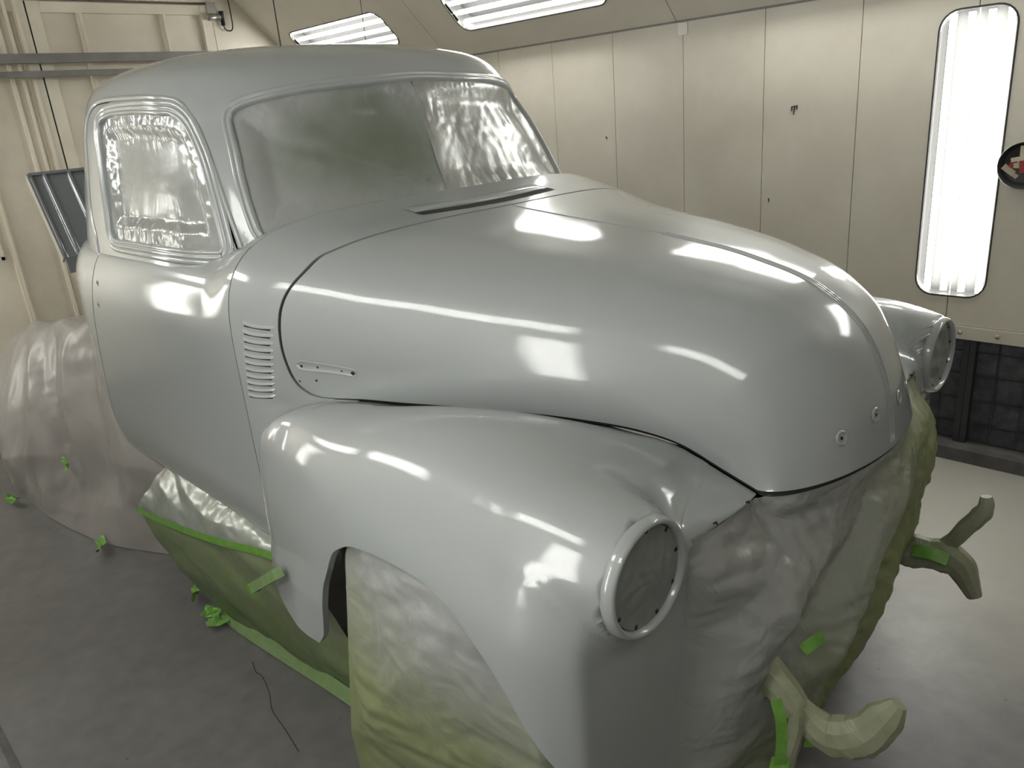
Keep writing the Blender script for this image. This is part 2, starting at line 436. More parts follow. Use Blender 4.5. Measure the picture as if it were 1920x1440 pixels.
#        u     Cx     Cz      Ex     Ey    Ez     p(top) q(side)
HOOD = [(-.25, -1.235, 1.480, -1.235, .792, 1.030, 5.0, 5.0),
        (-.12, -1.120, 1.457, -1.170, .772, 1.030, 4.6, 5.0),
        (0.00, -.975, 1.436, -1.103, .722, 1.032, 3.85, 4.9),
        (0.12, -.850, 1.421, -.964, .664, 1.052, 3.40, 4.2),
        (0.28, -.660, 1.402, -.789, .586, 1.052, 3.31, 3.17),
        (0.45, -.430, 1.378, -.566, .512, 1.060, 3.32, 2.42),
        (0.62, -.210, 1.340, -.371, .443, 1.058, 3.14, 1.92),
        (0.75, -.050, 1.285, -.244, .392, 1.044, 2.72, 1.75),
        (0.85, .050, 1.200, -.159, .360, 1.019, 2.15, 1.95),
        (0.93, .101, 1.090, -.084, .338, .979, 1.65, 2.30),
        (1.00, .124, .953, -.008, .335, .953, 1.85, 1.85)]
_h = [spl(HOOD, i) for i in range(1, 8)]
def tuck(z): return -.032 * np.clip((.76 - z) / .2, 0, 1.3)**2

def hood(u, v):
    """v=0 centre line, v=+-1 lower edge (negative v = near side, y<0); |v|>1 runs straight down"""
    u, v = np.broadcast_arrays(np.asarray(u, float), np.asarray(v, float))
    cx, cz, ex, ey, ez, p, q = [f(u) for f in _h]
    a = np.clip(np.abs(v), 0, 1) * np.pi / 2
    c, s = sup2(a, p, q)
    dn = np.clip(np.abs(v) - 1, 0, 2)
    z = ez + (cz - ez) * c - dn * .45
    y = ey * s + tuck(z)
    x = ex + (cx - ex) * c
    return np.stack([x, np.sign(v) * y, z], -1)

_vb = spl([(-.3, .30), (.26, .296), (.41, .290), (.61, .300), (.72, .246), (.79, .222), (1.1, .22)], 1)
def hoodd(u, v):
    """hood with the soft pressed step that runs along the top and wraps round the nose"""
    u, v = np.broadcast_arrays(np.asarray(u, float), np.asarray(v, float))
    P = hood(u, v)
    n = nrm(hood, u, np.where(np.abs(v) < 2e-3, 2e-3, np.where(np.abs(v) > .998, np.sign(v) * .998, v)))
    n = n * np.sign((n * np.stack([0 * u + .3, np.sign(v) * .4, 0 * u + .6], -1)).sum(-1, keepdims=True) + 1e-9)
    av = np.abs(v); b = _vb(u)
    w = sstep(av, b - .045, b + .06) * (1 - sstep(u, .805, .86)) * (1 - sstep(av, .5, .85)) * sstep(u, .1, .35)
    return P + n * (w * .0035)[..., None]

def body(x, v):
    """cab lower side; v as in hood at u=-.25"""
    x, v = np.broadcast_arrays(np.asarray(x, float), np.asarray(v, float))
    P = hood(np.full(x.shape, -.25), v)
    t = np.clip((-2.42 - x) / .28, 0, .9999)
    dy = .28 * (1 - (1 - t**2.4)**(1 / 2.4))
    y = np.abs(P[..., 1]) - dy
    k = 1 - .085 * sstep(-x, 1.24, 1.42)
    P = P.copy(); P[..., 2] = np.where(P[..., 2] > 1.03, 1.03 + (P[..., 2] - 1.03) * k, P[..., 2])
    return np.stack([x, np.sign(v) * y, P[..., 2]], -1)

#        lam   z     w     xf      xb
GREEN = [(0.0, 1.330, .750, -1.180, -2.700), (.09, 1.45, .729, -1.222, -2.692), (.17, 1.55, .709, -1.258, -2.685),
         (.25, 1.65, .687, -1.293, -2.675), (.32, 1.73, .671, -1.322, -2.665), (.375, 1.79, .655, -1.347, -2.65),
         (.43, 1.84, .636, -1.383, -2.635), (.50, 1.889, .600, -1.450, -2.60), (.58, 1.924, .535, -1.550, -2.545),
         (.70, 1.948, .405, -1.700, -2.440), (.85, 1.960, .21, -1.860, -2.240), (1.0, 1.965, .0, -2.0, -2.0)]
_g = [spl(GREEN, i) for i in range(1, 5)]
_bow = spl([(0, .06), (.09, .08), (.25, .19), (.33, .31), (.40, .33), (.5, .2), (.65, .0), (1, 0)], 1)
def green(a, lam):
    """a: angle, 0 = straight ahead, -pi/2 = near side, pi = back"""
    a, lam = np.broadcast_arrays(np.asarray(a, float), np.asarray(lam, float))
    z, w, xf, xb = [f(lam) for f in _g]
    n = np.where(np.cos(a) > 0, 5.0 - 2.9 * sstep(lam, .33, .62), 5.0 - 2.4 * sstep(lam, .40, .8))
    c, s = sup(a, n)
    xm = -2.0
    x = xm + np.where(c > 0, (xf - xm) * c, (xm - xb) * c)
    y = w * s
    x = x - np.where(c > 0, _bow(lam) * y * y * sstep(c, 0, .9), 0)
    return np.stack([x, y, z], -1)

# fender ---------------------------------------------------------------
#        s     Tx     Ty     Tz     Sx     Sy    Sz    n
FEND = [(-1.240, -1.235, 0.775, 0.740, -1.240, 0.783, 0.599, 2.358),
        (-1.200, -1.205, 0.777, 0.900, -1.205, 0.812, 0.639, 2.358),
        (-1.130, -1.145, 0.766, 0.985, -1.130, 0.838, 0.659, 2.300),
        (-1.075, -1.080, 0.735, 1.020, -1.075, 0.848, 0.672, 2.360),
        (-1.020, -1.020, 0.692, 1.038, -1.020, 0.857, 0.690, 2.450),
        (-0.920, -0.920, 0.647, 1.048, -0.920, 0.872, 0.718, 2.700),
        (-0.820, -0.820, 0.602, 1.046, -0.820, 0.885, 0.742, 2.920),
        (-0.720, -0.720, 0.565, 1.048, -0.720, 0.893, 0.757, 3.020),
        (-0.620, -0.620, 0.533, 1.053, -0.620, 0.897, 0.766, 3.050),
        (-0.520, -0.520, 0.499, 1.055, -0.520, 0.899, 0.771, 3.041),
        (-0.420, -0.420, 0.464, 1.054, -0.420, 0.899, 0.776, 3.030),
        (-0.320, -0.320, 0.426, 1.048, -0.320, 0.897, 0.778, 2.887),
        (-0.240, -0.231, 0.390, 1.035, -0.238, 0.893, 0.779, 2.720),
        (-0.150, -0.196, 0.376, 1.027, -0.150, 0.883, 0.783, 2.604),
        (-0.080, -0.175, 0.368, 1.019, -0.098, 0.859, 0.789, 2.560),
        (-0.020, -0.157, 0.362, 1.012, -0.062, 0.829, 0.798, 2.560),
        (0.040, -0.144, 0.358, 1.005, -0.050, 0.789, 0.812, 2.600),
        (0.100, -0.133, 0.354, 0.999, -0.041, 0.745, 0.831, 2.620),
        (0.170, -0.125, 0.351, 0.995, -0.036, 0.698, 0.853, 2.600),
        (0.250, -0.118, 0.349, 0.991, -0.032, 0.645, 0.881, 2.560),
        (0.360, -0.111, 0.347, 0.987, -0.024, 0.560, 0.921, 2.487)]
_f = [spl(FEND, i) for i in range(1, 8)]
# crown of the fender, standing proud of the line between hood edge and flank
HUMP = [(-1.3, 0.0), (-1.02, 0.004), (-0.92, 0.0145), (-0.82, 0.0300), (-0.62, 0.0602), (-0.42, 0.0754), (-0.24, 0.0634), (-0.08, 0.035), (0.1, 0.0056), (0.36, 0.0)]
_hump = spl(HUMP, 1)
HL = np.array([0.0, .700, .943]); HR = .104
def fend0(s, q):
    """q 1..0: from hood gap over the crown to the widest point, q<0: down the flank (-1 = z .38)"""
    s, q = np.broadcast_arrays(np.asarray(s, float), np.asarray(q, float))
    tx, ty, tz, sx, sy, sz, n = [f(s) for f in _f]
    a = np.clip(q, 0, 1) * np.pi / 2
    h, vv = sup(a, n)          # h:1 at q=0
    d = np.clip(-q, 0, 1.5)
    z = np.where(q >= 0, sz + (tz - sz) * vv, sz + (.38 - sz) * d)
    x = tx + (sx - tx) * h; y = ty + (sy - ty) * h
    z = z + np.where(q > 0, _hump(s) * np.sin(np.pi * np.clip(h, 0, 1)), 0)
    # tuck-in below the widest point
    fr = sstep(s, -.15, .15)
    y = y - (1 - fr) * .045 * d**1.8 * sstep(s, -.85, -.5) + .05 * d * (1 - sstep(s, -1.0, -.75)) - fr * .01 * d
    x = x - fr * .035 * d**1.6
    y = y + sstep(s, .2, .36) * .06 * d**2
    y = y - .10 * np.clip(.615 + .05 * (s + 1.0) - z, 0, 1) * (1 - sstep(s, -.80, -.70))   # pressed fold of the rear skirt
    return np.stack([x, y, z], -1)

_pr = spl([(-.9, .02), (-.6, .095), (-.45, .122), (-.30, .139), (-.18, .1435), (-.08, .1275), (-.02, .1125), (0, .107), (.1, .080)], 1)
def pod_sdf(P):
    r = np.hypot(P[..., 1] - HL[1], (P[..., 2] - HL[2]))
    d1 = (r - _pr(P[..., 0])) * .975
    return np.maximum(d1, P[..., 0] + .018)

def podded(base):
    """smooth union of a fender surface with the head lamp pod"""
    def f(s, q):
        s, q = np.broadcast_arrays(np.asarray(s, float), np.asarray(q, float))
        P = base(s, q)
        n = nrm(base, np.clip(s, -9, .999 if base is not fend0 else 9), np.clip(q, -1.4, .98))
        n = np.where((n * np.array([.3, .7, .3])).sum(-1, keepdims=True) < 0, -n, n)
        rad = P - HL; rad[..., 0] = 0; rad = rad / (np.linalg.norm(rad, axis=-1, keepdims=True) + 1e-9)
        rr = np.hypot(P[..., 1] - HL[1], P[..., 2] - HL[2])[..., None]
        n = n + .7 * rad * sstep(rr, .085, .115) * (1 - sstep(rr, .16, .24)); n = n / np.linalg.norm(n, axis=-1, keepdims=True)
        lo = np.zeros(P.shape[:-1]); hi = np.full(P.shape[:-1], .25)
        ins = pod_sdf(P) < 0
        for _ in range(22):
            m = (lo + hi) / 2
            inside = pod_sdf(P + n * m[..., None]) < 0
            lo = np.where(inside, m, lo); hi = np.where(inside, hi, m)
        sd = pod_sdf(P)
        t = np.where(ins, np.minimum(lo, -9. * sd), -sd)
        kk = sstep(rr[..., 0], .095, .122)
        t = smax(t, 0 * t, .055) * kk + np.maximum(t, 0) * (1 - kk)
        t = t * sstep(P[..., 0], -.85, -.30)
        return P + n * t[..., None]
    return f
fend = podded(fend0)
def fendR(s, q):
    P = fend(s, q).copy(); P[..., 1] *= -1; return P

# strip between the head lamp pod and the hood corner
STRIP = [(t, float(_h[2](u)), float(_h[3](u)) + .003, float(_h[4](u)) - .006, sx, sy, sz) for t, u, sx, sy, sz in
         ((0, .902, -.024, .560, .921), (.35, .932, -.010, .475, .940), (.7, .965, .000, .400, .948), (1.0, .997, -.006, .342, .948))]
_s = [spl(STRIP, i) for i in range(1, 7)]
def strip(s, q):
    s, q = np.broadcast_arrays(np.asarray(s, float), np.asarray(q, float))
    tx, ty, tz, sx, sy, sz = [f(s) for f in _s]
    h, vv = sup(np.clip(q, 0, 1) * np.pi / 2, 2.487 - .4 * sstep(s, 0, .5))
    return np.stack([tx + (sx - tx) * h, ty + (sy - ty) * h, sz + (tz - sz) * vv], -1)
# ================================================================ the booth
XR, XF, YW, ZC, ZT = -5.38, 3.3, 2.11, 2.05, 2.75      # rear wall, front wall, side walls, cove foot, ceiling
YC = YW - (ZT - ZC)                                     # where the 45 degree cove meets the ceiling

fl = MB().box((XR - .2, -YW - .2, -.1), (XF + .2, YW + .2, 0)).obj('floor', 'floor', smooth=False); tag(fl, 'grey sealed concrete booth floor with dust, painted wall sheen and scuffs', 'floor', kind='structure')
ce = MB().box((XR - .2, -YC - .02, ZT), (XF + .2, YC + .02, ZT + .1)).obj('ceiling', 'ceil', smooth=False); tag(ce, 'flat pale ceiling of the spray booth', 'ceiling', kind='structure')
wf = MB().box((XF, -YW - .2, 0), (XF + .1, YW + .2, ZT)).obj('wall_front', 'front_bounce', smooth=False); tag(wf, 'unseen pale end wall set close to bounce light onto the truck front', 'wall', kind='structure')  # end wall brought near and paled as an added bounce surface

def rrect(u0, u1, v0, v1, r, n=6):
    out = []
    for cx, cy, a0 in ((u1 - r, v1 - r, 0), (u0 + r, v1 - r, 90), (u0 + r, v0 + r, 180), (u1 - r, v0 + r, 270)):
        for k in range(n + 1):
            t = math.radians(a0 + 90 * k / n); out.append((cx + r * math.cos(t), cy + r * math.sin(t)))
    return out

def flat(o, eu, ev):
    o, eu, ev = (np.array(q, float) for q in (o, eu, ev))
    return lambda a, b: o + np.asarray(a)[..., None] * eu + np.asarray(b)[..., None] * ev

def fixture(name, label, o, eu, ev, L=1.17, W=.283, r=.075, group=None):
    """four-tube booth light let into a panel: centre o, eu along the tubes, ev across, room side = eu x ev"""
    o, eu, ev = (np.array(q, float) for q in (o, eu, ev)); n = np.cross(eu, ev)
    t = thing(name, label, 'light', o, group)
    f = flat(o, eu, ev); rr = np.array(rrect(-L / 2, L / 2, -W / 2, W / 2, r)); k = len(rr)
    # housing: open box behind the opening
    P = np.stack([f(rr[:, 0], rr[:, 1]) - n * .004, f(rr[:, 0], rr[:, 1]) - n * .10], 0)
    mb = MB().add(P.reshape(-1, 3), grid_faces(2, k, False, True)); mb.add(P[1], [tuple(range(k))])
    mb.obj('housing', 'reflector', t, smooth=False)
    for q in (-.105, -.036, .036, .105):
        a = o + ev * q - n * .045
        MB().tube([a - eu * (L / 2 - .014), a + eu * (L / 2 - .014)], .0135, 12, up=n).obj('lamp_tube', 'tube', t)
    mesh_obj('cover_glass', f(rr[:, 0], rr[:, 1]) - n * .002, [tuple(range(k))], 'glass', t, smooth=False)
    MB().tube(np.concatenate([f(rr[:, 0], rr[:, 1])]), .0045, 6, closed=True, up=n).obj('gasket', 'gasket', t)
    # thin bar of the two-leaf cover
    MB().tube([o - eu * (L / 2 - .004) - ev * .004, o + eu * (L / 2 - .004) - ev * .004], .0016, 6, up=n).obj('cover_joint', 'steel', t)
    return t

def wall_side(side, fixtures):
    """panelled side wall, 18 inch panels standing on the bolt strip"""
    sy = 1 if side == 'far' else -1; y = YW * sy
    w = MB().box((XR - .1, min(y + sy * .13, y + sy * .2), 0), (XF + .1, max(y + sy * .13, y + sy * .2), ZC + .05)).obj('wall_' + side, 'wall', smooth=False)
    tag(w, 'panelled beige steel side wall %s' % ('behind the truck' if sy > 0 else 'on the door side of the truck, unseen and paled to bounce light'), 'wall', kind='structure')
    f = flat((0, y, 0), (1, 0, 0), (0, 0, 1))
    xs = [XR] + [x for x in (-.4122 + .4572 * np.arange(-10, 11)) if XR + .05 < x < XF - .05] + [XF]
    for x0, x1 in zip(xs[:-1], xs[1:]):
        g = .0016; a, b = x0 + g, x1 - g
        z0, z1 = .632, ZC - .002
        cut = [c for c in fixtures if abs(c - x0) < .02 or abs(c - x1) < .02]
        if cut:
            c = cut[0]; rr = rrect(c - .1415, c + .1415, .76, 1.93, .075)
            if abs(c - x1) < .02:      # opening on the right edge
                h = sorted([p for p in rr if p[0] < c - .002], key=lambda p: math.atan2(p[1] - 1.345, p[0] - c) % (2 * math.pi))
                out = [(b, z1), (a, z1), (a, z0), (b, z0), (b, .76)] + h[::-1] + [(b, 1.93)]
            else:
                h = sorted([p for p in rr if p[0] > c + .002], key=lambda p: math.atan2(p[1] - 1.345, p[0] - c))
                out = [(a, z0), (b, z0), (b, z1), (a, z1), (a, 1.93)] + h[::-1] + [(a, .76)]
        else:
            out = [(a, z0), (b, z0), (b, z1), (a, z1)]
        patch_obj('panel', f, out, 'wall' if sy > 0 else 'wall_bounce', w, sp=.12, skirt=.02, ref=(0, 3 * y, 1))
    # dark cavity line behind the seams
    MB().box((XR, min(y + sy * .125, y + sy * .13), 0), (XF, max(y + sy * .125, y + sy * .13), ZC)).obj('seam_backing', 'gap', w, smooth=False)
    return w

FAR_FIX = [-.4122]
NEAR_FIX = [-4.9842, -.4122]
WALL_FAR = wall_side('far', FAR_FIX)
WALL_NEAR = wall_side('near', NEAR_FIX)
for i, x in enumerate(FAR_FIX):
    fixture('wall_light', 'tall upright booth light with glowing tubes on the panelled wall beside the tray' if i == 0 else 'upright booth light on the panelled wall ahead of the truck',
            (x, YW, 1.345), (0, 0, 1), (-1, 0, 0), group=None if i == 0 else 'wall lights ahead of the truck')
for x in NEAR_FIX:
    fixture('wall_light', 'upright booth light on the wall at the door side of the truck', (x, -YW, 1.345), (0, 0, 1), (1, 0, 0), group='wall lights at the door side')

# sloping coves with long lights
CX = [XR, -3.63, -1.82, -.01, 1.80, XF]
def cove(side):
    sy = 1 if side == 'far' else -1
    ev = np.array([0, -sy, 1.]) / math.sqrt(2); Ls = math.hypot(ZT - ZC, ZT - ZC)
    nrm_in = np.array([0, -sy, -1.]) / math.sqrt(2)
    w = MB().add([(XR - .1, sy * (YW + .14), ZC), (XF + .1, sy * (YW + .14), ZC), (XF + .1, sy * YC, ZT + .14), (XR - .1, sy * YC, ZT + .14)], [(0, 1, 2, 3)]).obj('wall_cove_' + side, 'gap', smooth=False)
    tag(w, 'sloping beige cove above the %s wall with long lights let in' % side, 'cove', kind='structure')
    f = flat((0, sy * YW, ZC), (1, 0, 0), ev)
    for x0, x1 in zip(CX[:-1], CX[1:]):
        c = x0 + .905 if x0 > XR + .1 else x1 - .905
        vc = .325
        patch_obj('panel', f, [(x0 + .002, .002), (x1 - .002, .002), (x1 - .002, Ls), (x0 + .002, Ls)], 'cove', w,
                  holes=[] if x0 > 1.5 else [rrect(c - .585, c + .585, vc - .1415, vc + .1415, .075)], sp=.12, skirt=.02, ref=(0, sy * 8, 8))
        if x0 > 1.5: continue
        ctr = f(np.array(c), np.array(vc))
        if sy > 0:
            lab = {CX[0]: 'sloping booth light above the cab roof, nearest the rear doors', CX[1]: 'sloping booth light above the far wall, second from the rear doors'}.get(x0, 'sloping booth light above the far wall, ahead of the cab')
        else: lab = 'sloping booth light above the wall at the door side'
        e1 = np.array([1., 0, 0]) * (1 if np.cross((1, 0, 0), ev) @ nrm_in > 0 else -1)
        fixture('cove_light', lab, ctr, e1, ev, group=None if (sy > 0 and x0 in CX[:2]) else ('cove lights far side' if sy > 0 else 'cove lights door side'))
    # dark joint along the foot of the cove
    MB().box((XR, min(sy * (YW - .006), sy * (YW + .01)), ZC - .004), (XF, max(sy * (YW - .006), sy * (YW + .01)), ZC + .006)).obj('cove_joint', 'rail', w, smooth=False)
cove('far'); cove('near')

# foot of the side walls: bolt strip, filters, curb
def wall_foot(side):
    sy = 1 if side == 'far' else -1; y = sy * YW; w = WALL_FAR if sy > 0 else WALL_NEAR
    lo, hi = sorted((y - sy * .012, y + sy * .02))
    st = MB().box((XR, lo, .573), (XF, hi, .630)).obj('trim_1' if sy > 0 else 'trim_2', 'wall', smooth=False)
    tag(st, 'beige bolted steel strip above the %s exhaust filters' % side, 'trim', kind='structure')
    ORG[st.name] = np.zeros(3)
    if sy > 0:
        for i in range(16):
            x = -.345 + .148 * (i - 4)
            a = np.array([x, y - .012, .602])
            MB().tube([a + (0, .002, 0), a - (0, .003, 0), a - (0, .006, 0), a - (0, .0075, 0)], [.011, .011, .008, .002], 10, up=(0, 0, 1)).obj('bolt', 'steel', st)
    lo, hi = sorted((y - sy * .05, y + sy * .1))
    cu = MB().box((XR, lo, 0), (XF, hi, .062)).obj('baseboard_' + side, 'curb', smooth=False); tag(cu, 'dusty dark steel curb at the foot of the %s wall' % side, 'curb', kind='structure')
    xs = [XR + .02, -4.31, -3.31, -2.31, -1.31, -.31, .69, 1.69, 2.5, XF - .02]
    for i, (x0, x1) in enumerate(zip(xs[:-1], xs[1:])):
        if sy < 0 and i not in (3, 4, 5, 6): pass
        lab = 'dark exhaust filter panel in wire grid under the bolted strip'
        vis = sy > 0 and i in (4, 5)
        lab = ('narrow visible end of dark filter panel just behind the far headlamp' if i == 4 else 'wide charcoal filter panel in the wall foot below the upright light') if vis else 'charcoal exhaust filter at the foot of the %s wall' % side
        t = thing('exhaust_filter', lab, 'filter', (x0, y + sy * .06, .062), None if vis else 'exhaust filters %s wall' % side)
        lo, hi = sorted((y + sy * .075, y + sy * .12))
        MB().box((x0 + .012, lo, .064), (x1 - .012, hi, .573)).obj('filter_pad', 'filter', t, smooth=False)
        lo, hi = sorted((y + sy * .03, y + sy * .075))
        for xa, xb in ((x0 + .001, x0 + .026), (x1 - .026, x1 - .001)): MB().box((xa, lo, .064), (xb, hi, .573)).obj('frame_post', 'wire', t, smooth=False)
        if sy > 0:
            for k in range(1, 9):
                xx = x0 + (x1 - x0) * k / 9
                MB().tube([(xx, y + .068, .066), (xx, y + .068, .572)], .0035, 6).obj('wire', 'wire', t)
            for zz in (.15, .27, .39, .50):
                MB().tube([(x0 + .02, y + .064, zz), (x1 - .02, y + .064, zz)], .0035, 6).obj('wire', 'wire', t)
wall_foot('far'); wall_foot('near')

# small things on the far wall
def wall_mark(name, lab, x, z, pts, m='black'):
    mb = MB()
    for a, b in pts: mb.tube([(x + a[0], YW - .002, z + a[1]), (x + b[0], YW - .002, z + b[1])], .0028, 6)
    o = mb.obj(name, m, origin=(x, YW, z)); return tag(o, lab, 'mark')
wall_mark('paint_drip', 'black drip mark high on the panelled wall', -1.165, 1.60, [((-.016, .0), (.016, .004)), ((-.014, 0), (-.014, -.02)), ((0, 0), (-.004, -.036)), ((.012, 0), (.012, -.014))])
wall_mark('paint_spot', 'small dark spot on the wall beside the windscreen post', -2.31, 1.50, [((-.004, 0), (.006, -.004)), ((0, .004), (.002, -.01))])
wall_mark('paint_nick', 'short dark nick low on the wall above the bonnet', -1.285, 1.17, [((0, 0), (.002, -.02))])
tp = MB().box((-1.81, YW - .006, 1.985), (-1.755, YW - .001, 2.043)).obj('tape_patch', 'white_tape', origin=(-1.78, YW, 1.985), smooth=False); tag(tp, 'white tape patch at the top of a wall seam', 'tape')

# magnetic tray with scraps of tape
tr = thing('magnetic_tray', 'round dark tray on the wall holding tan and red tape scraps', 'tray', (-.185, YW, 1.322))
prof = [(.0, -.004), (.07, -.004), (.078, -.010), (.086, -.030), (.088, -.034), (.091, -.032), (.090, -.020), (.083, -.002), (.078, 0.)]
na = 40; P = np.array([[(-.185 + r * math.cos(2 * math.pi * k / na), YW + yy, 1.322 + r * math.sin(2 * math.pi * k / na)) for (r, yy) in prof] for k in range(na)])
grid_obj('dish', P, 'black', tr, cu=True)
for i in range(11):
    ang = rng.uniform(0, 6.28); rad = rng.uniform(.0, .055)
    c = np.array([-.185 + rad * math.cos(ang), YW - .010 - .0022 * i, 1.322 + rad * math.sin(ang)])
    t = rng.uniform(0, 3.14); ax = (np.array([math.cos(t), 0, math.sin(t)]), np.array([-math.sin(t), 0, math.cos(t)]), np.array([0, 1., 0]))
    red = i % 4 == 1
    o = MB().obox(c, ax, (rng.uniform(.018, .03), rng.uniform(.007, .012), .0009)).obj('tape_scrap', 'chip_red' if red else 'chip_tan', origin=c, smooth=False)
    tag(o, 'red scrap of tape in the round wall tray' if red else 'tan scrap of tape in the round wall tray', 'tape scrap', 'red scraps in the tray' if red else 'tan scraps in the tray')

# rear wall with its framed doors
wr = MB().box((XR - .16, -YW - .1, 0), (XR - .08, YW + .1, ZT + .1)).obj('wall_rear', 'door', smooth=False); tag(wr, 'beige rear wall of the booth behind the doors', 'wall', kind='structure')
MB().box((XR - .08, 1.335, 0), (XR, YW + .1, ZT)).obj('side_panel', 'door', wr, smooth=False)
MB().box((XR - .08, -YW, 2.62), (XR, 1.335, ZT)).obj('head_panel', 'door', wr, smooth=False)
def door_leaf(name, y0, y1, ribs, lab):
    d = MB().box((XR - .06, y0, .02), (XR - .035, y1, 2.60)).obj(name, 'door', origin=(XR, (y0 + y1) / 2, .02), smooth=False)
    tag(d, lab, 'door', kind='structure')
    edges = sorted([y0, y1] + list(ribs))
    for e in (y0, y1):
        a = e if e == y0 else e - .075
        MB().box((XR - .045, a, .02), (XR + .012, a + .075, 2.60)).obj('stile', 'door', d, smooth=False)
    for z in (.02, 2.535):
        MB().box((XR - .045, y0 + .075, z), (XR + .004, y1 - .075, z + .065)).obj('rail', 'door', d, smooth=False)
    for r in ribs:
        MB().box((XR - .04, r - .018, .085), (XR + .006, r + .018, 2.535)).obj('rib', 'door', d, smooth=False)
        MB().box((XR + .004, r - .006, .085), (XR + .014, r + .006, 2.535)).obj('rib_edge', 'door', d, smooth=False)
    return d
D1 = door_leaf('door_1', .095, 1.325, [.41, .968], 'beige ribbed booth door seen over the cab roof')
D2 = door_leaf('door_2', -1.20, .085, [-.36, -.80], 'beige booth door beside the ribbed leaf, with a framed window')
for yy, ww in ((.03, .022), (-.035, .02), (-.095, .022)):
    MB().box((XR + .005, yy - ww / 2, .02), (XR + .026, yy + ww / 2, 2.6)).obj('edge_strip', 'door', D2, smooth=False)
MB().box((XR - .02, .084, .02), (XR + .004, .096, 2.6)).obj('joint', 'gap', D2, smooth=False)
wn = MB().box((XR + .0, -.74, 1.03), (XR + .012, -.425, 1.052)).box((XR, -.447, 1.03), (XR + .012, -.425, 1.62)).box((XR, -.74, 1.60), (XR + .012, -.425, 1.622)).box((XR, -.74, 1.03), (XR + .012, -.718, 1.62))
wo = wn.obj('window_1', 'door', origin=(XR, -.58, 1.03), smooth=False); tag(wo, 'framed window in the rear booth door', 'window', kind='structure')
MB().box((XR - .03, -.72, 1.05), (XR - .02, -.445, 1.60)).obj('pane', 'rail', wo, smooth=False)
# two cross bars in front of the doors
for z0, z1, dx, lab in ((2.218, 2.275, .10, 'thick grey cross bar over the rear doors, the upper one'), (2.135, 2.172, .10, 'thin grey cross bar over the rear doors, the lower one')):
    mb = MB().box((XR + dx, -2.0, z0), (XR + dx + .05, 1.5, z1))
    for yy in (-1.1, 1.40): mb.box((XR - .0, yy - .03, z0 + .008), (XR + dx + .01, yy + .03, z1 - .008))
    o = mb.obj('cross_bar', 'rail', origin=(XR + dx, 0, z0), smooth=False); tag(o, lab, 'bar')
# latch with its looped cable
lt = thing('door_latch', 'small steel latch with looped cable at the top of the door frame', 'latch', (XR + .02, 1.33, 2.50))
MB().box((XR + .012, 1.295, 2.505), (XR + .03, 1.365, 2.62)).obj('plate', 'steel', lt, smooth=False)
MB().tube([(XR + .05, 1.285, 2.515), (XR + .05, 1.375, 2.515)], [.026, .022], 12).obj('roller', 'steel', lt)
MB().tube([(XR + .03, 1.40, 2.46), (XR + .03, 1.40, 2.56)], [.014, .018], 10).obj('bracket', 'black', lt)
MB().tube(catmull([(XR + .03, 1.40, 2.50), (XR + .03, 1.405, 2.445), (XR + .03, 1.435, 2.425), (XR + .03, 1.47, 2.445), (XR + .03, 1.475, 2.55), (XR + .03, 1.47, 2.70)], 8), .005, 6).obj('cable', 'cable', lt)
# hanging wires behind the cab
for yy, lab in ((.50, 'thin black wire hanging left of the first cove light'), (1.0, 'thin wire hanging in front of the first cove light')):
    o = MB().tube([(-3.0, yy, 1.75), (-3.0, yy, 2.3), (-3.0, yy, ZT)], .0035 if yy < .6 else .002, 6).obj('hanging_wire', 'cable', origin=(-3.0, yy, 1.75)); tag(o, lab, 'wire')
# floor: thin dark track and a hairline crack
ft = MB().box((XR + .05, -1.503, -.002), (XF - .05, -1.497, .004)).box((XR + .05, -1.486, -.002), (XF - .05, -1.481, .004)).box((XR + .05, -1.497, -.002), (XF - .05, -1.486, .002)).obj('trim_3', 'curb', smooth=False)
tag(ft, 'narrow dark floor track along the door side of the booth', 'floor track', kind='structure')
MB().tube(catmull([(-1.60, -.80, .0003), (-1.54, -.817, .0003), (-1.50, -.815, .0003), (-1.41, -.838, .0003), (-1.33, -.87, .0003), (-1.22, -.885, .0003), (-1.116, -.902, .0003)], 6), .0013, 5).obj('crack', 'gap', fl)
# ================================================================ the pickup
T = thing('pickup_truck', 'grey painted vintage pickup truck masked for spraying in the booth', 'truck', (-1.2, 0, 0))
GAP = .0035

def inset(f, A, B, d, ref):
    P = f(A, B); n = nrm(f, A, B); n = n * np.sign(((P - np.array(ref)) * n).sum(-1, keepdims=True)); return P - n * d
# ---- hood and cowl share one surface, split by the shut line
HG = [(-.0348, .4369), (-.0434, .4764), (-.0395, .5296), (-.0457, .6029), (-.0445, .6754), (-.0311, .7846), (-.0005, .8931), (.0362, .9572), (.0693, .9880), (.105, 1.0)]
near = [(u, -v) for u, v in HG]
rear = catmull([(-.010, 0), (-.012, -.15), (-.018, -.30)] + near, 5)
g = .004
hood_out = [(u + g, v * (1 - .002)) for u, v in rear] + [(u, -1.) for u in np.linspace(.125, .999, 60)] + [(.999, v) for v in np.linspace(-.98, .98, 60)] + \
           [(u, 1.) for u in np.linspace(.999, .125, 60)] + [(u + g, -v * (1 - .002)) for u, v in rear[::-1][:-1]]
HOODO, rims = patch_obj('hood', hoodd, hood_out, 'paint', T, sp=.013, sc=(1.25, .95), skirt=.022, ref=(-.7, 0, .7))
